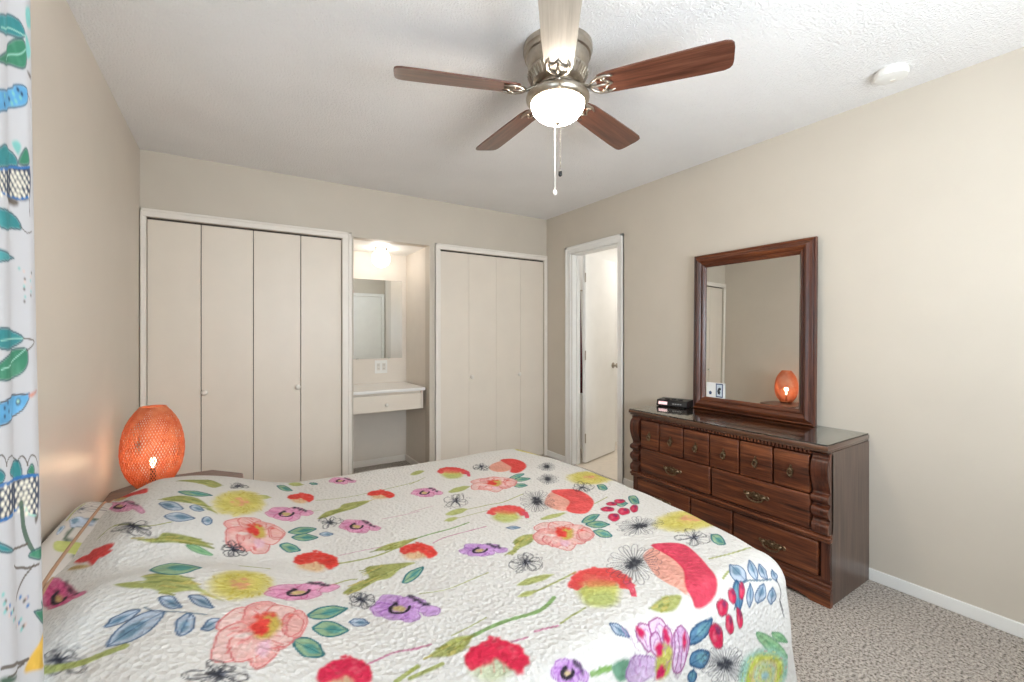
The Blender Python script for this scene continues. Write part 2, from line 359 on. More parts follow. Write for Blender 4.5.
# towel hanging behind the bathroom door
t = thing('hanging_towel', (3.06, 3.62, 0.62), 'dark patterned towel hanging behind the open bathroom door', 'towel')
vs = []; fs = []
nx, nz = 24, 20
for sd in (0, 1):
    for i in range(nx + 1):
        for j in range(nz + 1):
            u, v = i / nx, j / nz
            vs.append(((u - 0.5) * 0.34 * (0.75 + 0.25 * (1 - v)), 0.02 * math.sin(u * 19) * (1.1 - v) + sd * 0.012, v * 1.1))
K_ = (nx + 1) * (nz + 1)
idx = lambda s_, i, j: s_ * K_ + i * (nz + 1) + j
for i in range(nx):
    for j in range(nz):
        for s_ in (0, 1): fs.append((idx(s_, i, j), idx(s_, i + 1, j), idx(s_, i + 1, j + 1), idx(s_, i, j + 1)))
for i in range(nx):
    for j in (0, nz): fs.append((idx(0, i, j), idx(0, i + 1, j), idx(1, i + 1, j), idx(1, i, j)))
for j in range(nz):
    for i in (0, nx): fs.append((idx(0, i, j), idx(0, i, j + 1), idx(1, i, j + 1), idx(1, i, j)))
MB().add(vs, fs).build('towel_cloth', M['towel'], t, 180)
t = thing('towel_rail', (3.06, 3.66, 1.715), 'metal towel rail on the bathroom wall behind the open door', 'towel rail')
MB().tube([(-0.22, -0.034, 0.012), (0.22, -0.034, 0.012)], 0.008, 10).build('rail', M['nickel'], t, 60)
for sx in (-0.21, 0.21):
    MB().tube([(sx, -0.034, 0.012), (sx, 0, 0.012)], 0.010, 10).build('bracket', M['nickel'], t, 60)
bl = area('bathroom_ceiling_lamp', (3.9, 2.9, 2.37), (0, 0, 0), 0.5, 0.5, BATH_POWER, (1.0, 0.97, 0.93))
t = thing('bathroom_ceiling_light', (3.9, 2.9, 2.44), 'flat square ceiling light inside the bathroom', 'ceiling light')
MB().box((-0.28, -0.28, -0.06), (0.28, 0.28, 0.0), 0.01).build('housing', M['white'], t)
# ------------------------------------------------------------------ print painter (cloth colours in the cloth's own plane)
class Canvas:
    def __init__(self, ns, nt, S_, T_, base, seed=1):
        self.ns, self.nt, self.S, self.T = ns, nt, S_, T_
        self.s = np.linspace(0, S_, ns); self.t = np.linspace(0, T_, nt)
        self.px = S_ / (ns - 1)
        self.c = np.tile(lin(base), (ns, nt, 1))
        rg = np.random.RandomState(seed); self.n = np.zeros((ns, nt))
        for cell, amp in ((0.03, 0.5), (0.012, 0.3), (0.007, 0.2)):
            a, b = int(S_ / cell) + 3, int(T_ / cell) + 3
            g = rg.rand(a, b); u = self.s / cell; v = self.t / cell
            i, j = u.astype(int), v.astype(int); fu, fv = (u - i)[:, None], (v - j)[None, :]
            i, j = i[:, None], j[None, :]
            self.n += amp * (g[i, j] * (1 - fu) * (1 - fv) + g[i + 1, j] * fu * (1 - fv) + g[i, j + 1] * (1 - fu) * fv + g[i + 1, j + 1] * fu * fv)
    def win(self, pts, pad):
        p = np.asarray(pts); lo, hi = p.min(0) - pad, p.max(0) + pad
        i0, i1 = np.searchsorted(self.s, (lo[0], hi[0])); j0, j1 = np.searchsorted(self.t, (lo[1], hi[1]))
        return slice(i0, i1), slice(j0, j1)
    def blend(self, w, a, col, mottle):
        c = lin(col); n = self.n[w]
        k = 1 + mottle * (n - 0.5)[..., None] * 2
        tint = np.clip(c * k + np.maximum(0, mottle * (n - 0.55))[..., None] * 0.5, 0, 1)
        self.c[w] = self.c[w] * (1 - a[..., None]) + tint * a[..., None]
    def seg(self, w, P, closed):
        S_, T_ = np.meshgrid(self.s[w[0]], self.t[w[1]], indexing='ij')
        d = np.full(S_.shape, 1e9); ins = np.zeros(S_.shape, bool); n = len(P)
        for k in range(n if closed else n - 1):
            (ax, ay), (bx, by) = P[k], P[(k + 1) % n]
            dx, dy = bx - ax, by - ay; l2 = dx * dx + dy * dy + 1e-12
            h = np.clip(((S_ - ax) * dx + (T_ - ay) * dy) / l2, 0, 1)
            d = np.minimum(d, (S_ - ax - h * dx) ** 2 + (T_ - ay - h * dy) ** 2)
            if closed:
                cr = (ay > T_) != (by > T_)
                ins ^= cr & (S_ < (bx - ax) * (T_ - ay) / (by - ay + 1e-12) + ax)
        return np.sqrt(d), ins
    def poly(self, P, col, a=1.0, soft=0.003, mottle=0.15):
        w = self.win(P, soft * 2); d, ins = self.seg(w, P, True)
        self.blend(w, a * np.clip(0.5 + np.where(ins, d, -d) / (2 * soft), 0, 1), col, mottle)
    def stroke(self, P, col, width, a=1.0, closed=False, smooth=True, mottle=0.15):
        if smooth and len(P) > 2: P = catmull(P, closed)
        e = self.px * 0.6; w = self.win(P, width + e * 2); d, _ = self.seg(w, P, closed)
        self.blend(w, a * np.clip((width / 2 - d) / e + 0.5, 0, 1) * min(1, width / self.px), col, mottle)
def catmull(P, closed=False, k=4):
    P = [np.asarray(p, float) for p in P]; n = len(P); out = []
    for i in range(n if closed else n - 1):
        g = (lambda j: P[j % n]) if closed else (lambda j: P[min(max(j, 0), n - 1)])
        a, b, c, d = g(i - 1), g(i), g(i + 1), g(i + 2)
        for q in range(k):
            u = q / k; out.append(0.5 * (2 * b + (c - a) * u + (2 * a - 5 * b + 4 * c - d) * u * u + (3 * b - a - 3 * c + d) * u ** 3))
    if not closed: out.append(P[-1])
    return out

INK = (52, 54, 62)
COL = dict(olive=(168, 176, 92), green=(128, 168, 88), pinkst=(206, 130, 160), blueln=(88, 120, 140), black=(58, 58, 66), spray=(172, 176, 96), dkgreen=(92, 142, 112),
           red=(228, 58, 56), tan=(206, 176, 112), coral=(240, 78, 76), crim=(226, 52, 86), tpink=(244, 172, 152),
           ct=(38, 128, 132), cg=(46, 122, 92), cp=(120, 186, 180), cb=(92, 82, 72), ctl=(160, 206, 190), bird=(86, 156, 200), navy=(48, 60, 82), cblue=(48, 108, 170),
           cream=(232, 226, 208), cdot=(206, 180, 168), cred=(190, 120, 100), cst=(66, 92, 74), cyel=(216, 172, 62))
class Motif:
    """Flower shapes drawn in a unit frame and laid on the cloth by an affine map."""
    def __init__(self, cv, s, t, us, ut, vs_, vt, seed):
        self.cv = cv; self.o = np.array((s, t)); self.u = np.array((us, ut)); self.v = np.array((vs_, vt)); self.r = random.Random(seed)
        self.k = math.sqrt(abs(us * vt - ut * vs_))
    def p(self, q): return self.o + self.u * q[0] + self.v * q[1]
    def blob(self, c, rx, ry, col, wob=0.12, a=1.0, soft=0.004, n=18, rot=0.0, mottle=0.18, line=None, lw=0.003):
        ph = [self.r.uniform(0, 6.28) for _ in range(3)]; P = []
        for i in range(n):
            t = 2 * PI * i / n; q = 1 + wob * (math.sin(2 * t + ph[0]) * .4 + math.sin(3 * t + ph[1]) * .4 + math.sin(5 * t + ph[2]) * .4)
            x, y = rx * q * math.cos(t), ry * q * math.sin(t)
            P.append(self.p((c[0] + x * math.cos(rot) - y * math.sin(rot), c[1] + x * math.sin(rot) + y * math.cos(rot))))
        self.cv.poly(P, col, a, soft, mottle)
        if line: self.cv.stroke(P, line, lw, 0.9, True, False)
    def st(self, pts, col, w, a=1.0, closed=False): self.cv.stroke([self.p(q) for q in pts], col, w, a, closed)
    def poly(self, pts, col, a=1.0, soft=0.004): self.cv.poly(catmull([self.p(q) for q in pts], True, 3), col, a, soft)

def m_dahlia(m, v):
    if v == 0:
        for i in range(16):
            t = 2 * PI * i / 16; m.blob((.66 * math.cos(t), .66 * math.sin(t)), .34, .30, (228, 216, 136), .2, .7, .010)
        m.blob((0, 0), .78, .78, (220, 206, 108), .08, .92, .014, mottle=.25)
        for i in range(70):
            t = m.r.uniform(0, 6.28); q = m.r.uniform(.30, .92); d = .10
            m.st([(q * math.cos(t), q * math.sin(t)), ((q + d) * math.cos(t + .1), (q + d) * math.sin(t + .1))], m.r.choice([(196, 176, 58), (234, 222, 130), (206, 190, 74)]), .004, .7)
        m.blob((0, 0), .36, .36, (226, 196, 112), .15, .9, .010)
        for i in range(14):
            t = m.r.uniform(0, 6.28); q = m.r.uniform(.05, .32); m.blob((q * math.cos(t), q * math.sin(t)), .07, .07, (238, 168, 128), .2, .8)
    else:
        m.blob((0, -.05), 1.05, 1.0, (176, 214, 196), .10, .85, .012)
        for i in range(22):
            t = 2 * PI * i / 22; m.blob((.86 * math.cos(t), .86 * math.sin(t)), .16, .14, (150, 200, 176), .2, .7, .008)
        m.blob((0, .02), .82, .82, (196, 200, 74), .08, .95, .008, mottle=.3)
        m.blob((0, .03), .58, .58, (222, 196, 146), .10, .9, .008); m.blob((0, .05), .50, .50, (176, 204, 176), .10, .9, .008, mottle=.3)
        m.blob((0, .06), .34, .34, (214, 212, 130), .1, .9, .008); m.blob((0, .08), .18, .18, (150, 190, 196), .1, .9, .006)
        for i in range(90):
            t = m.r.uniform(0, 6.28); q = m.r.uniform(.25, .95)
            m.st([(q * math.cos(t), q * math.sin(t)), (q * math.cos(t + .12), q * math.sin(t + .12))], m.r.choice([(160, 178, 70), (226, 224, 140), (206, 150, 150), (120, 180, 160)]), .004, .7)
def m_peony(m):
    ln = (226, 120, 118)
    for c, rx, ry in (((-.55, -.30), .46, .42), ((-.10, -.45), .5, .42), ((-.62, .25), .42, .46), ((.35, -.32), .42, .42), ((.05, .52), .36, .46), ((.42, .22), .36, .42), ((-.28, .38), .4, .42), ((.72, -.06), .30, .46)):
        m.blob(c, rx, ry, m.r.choice([(247, 190, 182), (244, 172, 166), (250, 204, 196)]), .13, .95, .005, line=ln, lw=.0036, mottle=.28); m.blob((c[0] * 1.1, c[1] * 1.1), rx * .5, ry * .5, (250, 212, 206), .25, .7, .008)
    m.blob((-.2, 0), .38, .36, (242, 166, 156), .2, .8, .012)
    for i in range(46):
        t = m.r.uniform(0, 6.28); q = m.r.uniform(.42, .88)
        m.st([(q * math.cos(t), q * math.sin(t)), ((q - .12) * math.cos(t + .08), (q - .12) * math.sin(t + .08))], m.r.choice([ln, (250, 214, 206), (238, 150, 146)]), .004, .8)
    m.blob((-.45, .14), .18, .07, (250, 232, 226), .2, .9); m.blob((.06, .55), .16, .20, (240, 196, 214), .2, .8)
    m.blob((.08, -.06), .27, .40, (214, 186, 92), .15, 1, .006)
    for a, b in ((-.22, -.36), (-.02, -.42), (.15, -.38), (-.12, -.30), (.62, -.30), (.72, -.22)): m.blob((a, b), .08, .09, (236, 92, 78), .3)
    m.blob((-.10, -.06), .20, .24, (236, 76, 66), .3); m.blob((-.02, .10), .12, .12, (232, 66, 60), .3)
    m.blob((.72, 0), .22, .32, (246, 190, 182), .2, .9, line=ln)
def m_poppy(m, v):
    top, base = (((234, 72, 62), (236, 196, 150)), ((226, 48, 84), (226, 190, 150)), ((230, 48, 80), (206, 212, 178)))[v]
    m.blob((-.12, .30), .72, .62, base, .12, .95, .010, mottle=.2)
    for i in range(13):
        t = PI * 1.02 + PI * 1.05 * i / 12; q = .70
        m.blob((q * math.cos(t) * 1.05, .12 + q * math.sin(t) * .95), .27, .30, top, .2, .97, .003)
    for i in range(9):
        t = PI * 1.05 + PI * .95 * i / 8; m.blob((.36 * math.cos(t), .05 + .36 * math.sin(t)), .26, .28, top, .2, .9, .006)
    m.blob((-.05, -.92), .13, .13, top, .3, .95, .003); m.blob((.16, -.86), .10, .12, top, .3, .9, .003); m.blob((-.86, -.2), .12, .14, top, .3, .9, .003)
    m.blob((.55, .25), .26, .36, top, .2, .95); m.blob((.62, .52), .16, .22, top, .2, .9)
    for i in range(30):
        t = m.r.uniform(PI * 1.0, PI * 2.05); q = m.r.uniform(.3, .85); c = np.array(top) * m.r.choice((.86, 1.0)); 
        if m.r.random() < .3: c = np.array(top) * .6 + np.array((250, 190, 180)) * .4
        m.blob((q * math.cos(t), .1 + q * math.sin(t)), .09, .07, c, .3, .6)
    for x in (-.5, -.1, .2): m.st([(x, .2), (x - .02, .55)], top, .004, .3)
def m_poppyy(m):
    m.blob((-.05, .30), .66, .62, (204, 204, 104), .12, .95, .012, mottle=.25); m.blob((.0, .62), .45, .32, (196, 206, 130), .15, .8, .012)
    for i in range(12):
        t = PI * 1.0 + PI * .98 * i / 11; m.blob((.76 * math.cos(t), -.02 + .74 * math.sin(t)), .24, .24, (236, 84, 82), .25, .96, .003)
    m.blob((-.05, -.42), .74, .40, (238, 88, 84), .2, .95, .008); m.blob((-.3, -.30), .3, .3, (240, 118, 100), .3, .6); m.blob((-.05, -.10), .5, .18, (226, 160, 96), .2, .7, .012)
    for k in range(3): m.st([(.72 + k * .1, -.25), (.86 + k * .07, .15), (.90 + k * .05, .45)], (230, 90, 110), .006)
def m_tulip(m):
    m.poly([(-1, .25), (-.7, -.45), (0, -.8), (.4, -.2), (.1, .6), (-.5, .7)], (245, 174, 152)); m.poly([(-.4, -.9), (.3, -1), (.9, -.5), (1, .3), (.6, .95), (.15, .8), (.2, .2), (-.1, -.3)], (238, 84, 78))
def m_anem(m, v):
    c, ln = (((236, 160, 196), (206, 96, 146)), ((226, 96, 148), (190, 52, 108)), ((206, 156, 220), (164, 98, 184)))[v]
    for q, rx, ry in (((-.35, -.30), .48, .48), ((-.62, .15), .34, .42), ((.10, .42), .36, .46), ((-.25, .40), .38, .44), ((.20, -.30), .42, .42), ((.72, .18), .28, .34)):
        m.blob(q, rx, ry, c, .15, .92, .005, line=ln, lw=.0028, mottle=.3)
    for i in range(16):
        t = m.r.uniform(0, 6.28); m.st([(.3 * math.cos(t) - .1, .3 * math.sin(t)), (.75 * math.cos(t) - .1, .75 * math.sin(t))], m.r.choice([ln, tuple(min(255, x + 25) for x in c)]), .003, .55)
    m.blob((-.15, .12), .20, .2, (214, 196, 120), .2, .9)
    m.st([(-.22, -.22), (-.40, .05), (-.36, .36), (-.05, .38), (.12, .16), (.16, -.05)], (54, 46, 56), .008)
    m.blob((-.24, -.20), .09, .13, (54, 46, 56), .3); m.blob((-.38, .10), .07, .13, (54, 46, 56), .3)
    for i in range(7): m.blob((.18 + i * .085 + m.r.uniform(-.03, .03), -.72 + i * .10 + m.r.uniform(-.12, .12)), .065, .12, (58, 54, 64), .3)
def m_line(m):
    npet = m.r.randint(5, 8); t0 = m.r.uniform(0, 6)
    for k in range(npet):
        t = t0 + 2 * PI * k / npet + m.r.uniform(-.25, .25); L_ = m.r.uniform(.6, 1.02); wd = m.r.uniform(.14, .34)
        for rep in range(2):
            e = lambda: m.r.uniform(-.10, .10)
            q = [(.08, e() * .5), (.4 * L_ + e(), wd * .8 + e()), (.8 * L_ + e(), wd + e()), (L_ + e(), e()), (.78 * L_ + e(), -wd + e()), (.38 * L_ + e(), -wd * .7 + e()), (.1, e() * .5)]
            if rep: q = q[m.r.randint(0, 2):7 - m.r.randint(0, 2)]
            m.st([(x * math.cos(t) - y * math.sin(t), x * math.sin(t) + y * math.cos(t)) for x, y in q], INK, .0027, .75)
        for j in range(4):
            y = m.r.uniform(-.16, .16); x0, x1 = m.r.uniform(.15, .4), m.r.uniform(.5, .9)
            m.st([(x0 * L_ * math.cos(t) - y * math.sin(t), x0 * L_ * math.sin(t) + y * math.cos(t)), (x1 * L_ * math.cos(t) - y * 1.4 * math.sin(t), x1 * L_ * math.sin(t) + y * 1.4 * math.cos(t))], (86, 88, 98), .0026, .7)
    m.blob((0, 0), .22, .22, (120, 126, 148), .4, .55)
    for i in range(20):
        t = m.r.uniform(0, 6.28); d = m.r.uniform(.12, .40); m.st([(0, 0), (d * math.cos(t), d * math.sin(t))], (46, 48, 58), .003, .9)
    for i in range(10):
        t = m.r.uniform(0, 6.28); d = m.r.uniform(.6, 1.0); m.blob((d * math.cos(t), d * math.sin(t)), .03, .04, (70, 72, 82), .3, .8)
def m_daisy(m):
    for k in range(20):
        t = 2 * PI * k / 20 + m.r.uniform(-.08, .08); L_ = m.r.uniform(.78, 1.02); wd = .10
        q = [(.14, .02), (.5 * L_, wd * .9), (.9 * L_, wd), (L_, 0), (.88 * L_, -wd), (.5 * L_, -wd * .8), (.14, -.02)]
        m.st([(x * math.cos(t) - y * math.sin(t), x * math.sin(t) + y * math.cos(t)) for x, y in q], (74, 76, 84), .0025, .8)
        m.st([(x * math.cos(t), x * math.sin(t)) for x in (.2, .75)], (100, 102, 110), .0028, .7)
    m.blob((0, 0), .20, .20, (66, 68, 76), .35, .95)
    for i in range(30):
        t = m.r.uniform(0, 6.28); m.st([(.08 * math.cos(t), .08 * math.sin(t)), (.32 * math.cos(t), .32 * math.sin(t))], (56, 58, 66), .0028, .9)
def m_berry(m):
    m.blob((0, 0), 1, 1, (218, 46, 86), .10, 1, .003, line=(150, 40, 80), lw=.003); m.blob((.3, -.45), .4, .4, (110, 60, 100), .3, .8); m.blob((-.3, .1), .25, .35, (238, 120, 140), .3, .7)
def m_iris(m):
    lo, hi, ln = (218, 178, 216), (230, 204, 228), (158, 62, 130)
    m.blob((-.86, .52), .55, .42, (206, 172, 212), .14, .9, line=(150, 96, 160)); m.blob((-.70, .70), .40, .22, (222, 196, 226), .2, .8)
    m.blob((.60, .05), .34, .80, lo, .10, .95, line=ln, lw=.004); m.blob((.44, .10), .10, .66, hi, .15, .9, line=ln); m.blob((.78, .1), .10, .60, hi, .1, .8, line=ln)
    for c, rx, ry in (((-.58, -.42), .30, .44), ((-.14, -.60), .32, .38), ((-.34, -.18), .20, .34), ((.10, -.36), .16, .34)):
        m.blob(c, rx, ry, hi, .14, .95, line=ln, lw=.0045); m.blob((c[0] + .04, c[1] + .05), rx * .6, ry * .6, (240, 220, 236), .25, .8, line=(190, 110, 170), lw=.0028)
    m.blob((-.02, .38), .32, .60, (186, 184, 82), .14, .97, .006, mottle=.4); m.blob((.04, .20), .16, .34, (206, 200, 104), .3, .7)
    for c, rx, ry in (((-.76, -.55), .11, .20), ((.06, -.40), .13, .24), ((-.24, -.02), .16, .20), ((.74, -.22), .09, .30), ((-.10, .70), .20, .20)): m.blob(c, rx, ry, (208, 38, 92), .28)
    for i in range(60):
        x = m.r.uniform(-1.25, .95); y = m.r.uniform(-.85, .85); m.st([(x, y), (x + m.r.uniform(-.05, .05), y + .1), (x + m.r.uniform(-.12, .12), y + .22)], m.r.choice([(172, 96, 168), (196, 130, 190), (150, 110, 150)]), .0028, .55)
LEAF = dict(teal=((38, 118, 128), (152, 186, 146), (58, 146, 146)), blue=((72, 104, 140), (190, 204, 222), (84, 132, 156)), dblue=((44, 88, 126), (76, 128, 164), (120, 170, 176)),
            green=((112, 168, 122), (156, 200, 146), (120, 180, 130)), olive=((172, 178, 96), (184, 190, 112), (160, 170, 84)))
def paint_leaf(cv, style, P):
    ln, fill, core = LEAF[style]; P = [np.array(p) for p in P]; Q = catmull(P, True, 3)
    cv.poly(Q, fill, .95, .003, .25)
    a, b = P[0], P[len(P) // 2]; c = sum(P) / len(P)
    if style != 'olive':
        inner = [c + (p - c) * .55 + (b - a) * .10 for p in P]; cv.poly(catmull(inner, True, 3), core, .75, .004, .4)
        cv.stroke(Q, ln, .0055 if style in ('teal', 'dblue') else .004, .95, True, False)
        cv.stroke([a, c, b], ln, .003, .8)
def paint(cv, table, k_=1.0):
    for i, e in enumerate(table):
        k = e[0]
        if k == 'P':
            cv.poly(catmull(e[2], True, 3) if e[1] not in ('ct',) else catmull(e[2], True, 3), COL[e[1]], .95, .003, .28)
            if e[1] == 'spray':
                Pm = [np.array(q) for q in e[2]]; c0 = sum(Pm) / len(Pm); rr = random.Random(i)
                for q_ in range(26):
                    a_, b_ = rr.choice(Pm), rr.choice(Pm); f_ = rr.uniform(.2, 1.05); p_ = c0 + (a_ - c0) * f_
                    ax_ = (Pm[len(Pm) // 2] - Pm[0]); cv.stroke([p_ - ax_ * .07, p_ + (b_ - p_) * .06, p_ + ax_ * .08], rr.choice([(150, 152, 70), (196, 198, 128), (132, 144, 84), (206, 190, 110)]), .006, .75)
            if e[1] in ('bird', 'ct', 'cg'): cv.stroke(catmull(e[2], True, 3), (44, 74, 88), .0035 * k_, .8, True, False)
        elif k == 'S': cv.stroke(e[3], COL[e[1]], e[2] * k_, .9)
        elif k == 'L': paint_leaf(cv, e[1], e[2])
        elif k == 'D':
            cv.poly([np.array(e[3]) + e[2] * k_ * np.array((math.cos(q), math.sin(q) * 0.85)) for q in np.linspace(0, 6.28, 9)[:-1]], COL[e[1]], .95, .002, .15)
        else:
            m_ = Motif(cv, *e[1:7], seed=i + 11); globals()['m_' + k](m_, *e[7:])
def cloth_mesh(name, cv, xyz, mat, parent=None, thick=0.006, loc=(0, 0, 0)):
    ss, tt = np.meshgrid(cv.s, cv.t, indexing='ij'); x, y, z = xyz(ss, tt)
    co = np.stack([x - loc[0], y - loc[1], z - loc[2]], -1).reshape(-1, 3).astype(np.float32)
    ns, nt = cv.ns, cv.nt; idx = np.arange(ns * nt).reshape(ns, nt)
    f = np.stack([idx[:-1, :-1], idx[1:, :-1], idx[1:, 1:], idx[:-1, 1:]], -1).reshape(-1, 4)
    me = bpy.data.meshes.new(name); me.vertices.add(len(co)); me.vertices.foreach_set('co', co.ravel())
    me.loops.add(f.size); me.loops.foreach_set('vertex_index', f.ravel().astype(np.int32))
    me.polygons.add(len(f)); me.polygons.foreach_set('loop_start', np.arange(0, f.size, 4, dtype=np.int32))
    me.update(calc_edges=True); me.validate()
    ca = me.color_attributes.new('print', 'FLOAT_COLOR', 'POINT')
    ca.data.foreach_set('color', np.concatenate([np.clip(cv.c, 0, 1), np.ones((ns, nt, 1))], -1).reshape(-1).astype(np.float32))
    me.shade_smooth()
    o = bpy.data.objects.new(name, me); C.objects.link(o); me.materials.append(mat); o.location = loc
    if parent: o.parent = parent
    md = o.modifiers.new('thickness', 'SOLIDIFY'); md.thickness = thick; md.offset = -1.0
    return o

# ------------------------------------------------------------------ bed and its linen
# ---- quilt surface
QX0, QXF, QYN, QYF, QR, QZ = -0.382, 1.475, 0.675, 2.30, 0.085, 0.56
QDN, QDF, QDX = 0.43, 0.25, 0.43          # how far it hangs: near side, far side, foot
QS = QXF - QX0 - QR + QR * 1.5708 + QDX    # sheet length (s) and width (t)
QT0 = QR * 1.5708 + QDN
QTW = QT0 + (QYF - QYN - 2 * QR) + QR * 1.5708 + QDF

def sstep(a, b, x):
    u = np.clip((x - a) / (b - a), 0.0, 1.0)
    return u * u * (3 - 2 * u)

def quilt_relief(x, y):
    p = (0.48 + 0.52 * sstep(-0.40, -0.22, x)) * (1 - sstep(-0.16, 0.30, x))
    w = np.clip(1 - np.abs((y - 1.48) / 0.93) ** 5, 0, 1) * (1 - 0.22 * np.exp(-((y - 1.42) / 0.10) ** 2))
    h = 0.153 * p * w
    h = h + 0.004 * np.sin(7.1 * x + 3.3 * y) * np.sin(5.3 * y - 2.1 * x) + 0.0022 * np.sin(17 * x - 9 * y + 1) * np.sin(21 * y + 4 * x)
    return h + 0.012 * sstep(1.5, 0.7, np.abs(x - 1.0) + np.abs(y - 1.6) * 0.6)

def quilt_xyz(s, t):
    xc, y1, y2 = QXF - QR, QYN + QR, QYF - QR
    p = QX0 + s
    q = y1 + (t - QT0)
    a = np.maximum(0, p - xc)
    bn, bf = np.maximum(0, y1 - q), np.maximum(0, q - y2)
    b = np.maximum(bn, bf)
    sg = np.where(bn > 0, -1.0, 1.0)
    ang = np.arctan2(b, a + 1e-12)
    rho = np.maximum(a, b) * (1 + 0.10 * np.sin(2 * ang) ** 2)
    lo = np.minimum(rho, QR * 1.5708)
    ex = np.maximum(0, rho - QR * 1.5708)
    reach = QR * np.sin(lo / QR) + 0.085 * ex
    drop = QR * (1 - np.cos(lo / QR)) + 0.996 * ex
    arc = p - q * sg + 0.35 * ang
    reach = reach + 0.014 * np.clip((ex - 0.02) / 0.3, 0, 1) * np.sin(arc * 21.0)
    x = np.minimum(p, xc) + reach * np.cos(ang) * (rho > 0)
    y = np.clip(q, y1, y2) + sg * reach * np.sin(ang)
    z = QZ + quilt_relief(np.minimum(x, QXF), y) - drop
    x = x + 0.10 * sstep(0.8, 1.42, x) * np.clip(1 - ((y - 1.58) / 0.80) ** 2, 0, 1)
    y = y + 0.055 * sstep(0.55, 0.05, x) * sstep(1.7, 2.25, y)
    return x, y, z

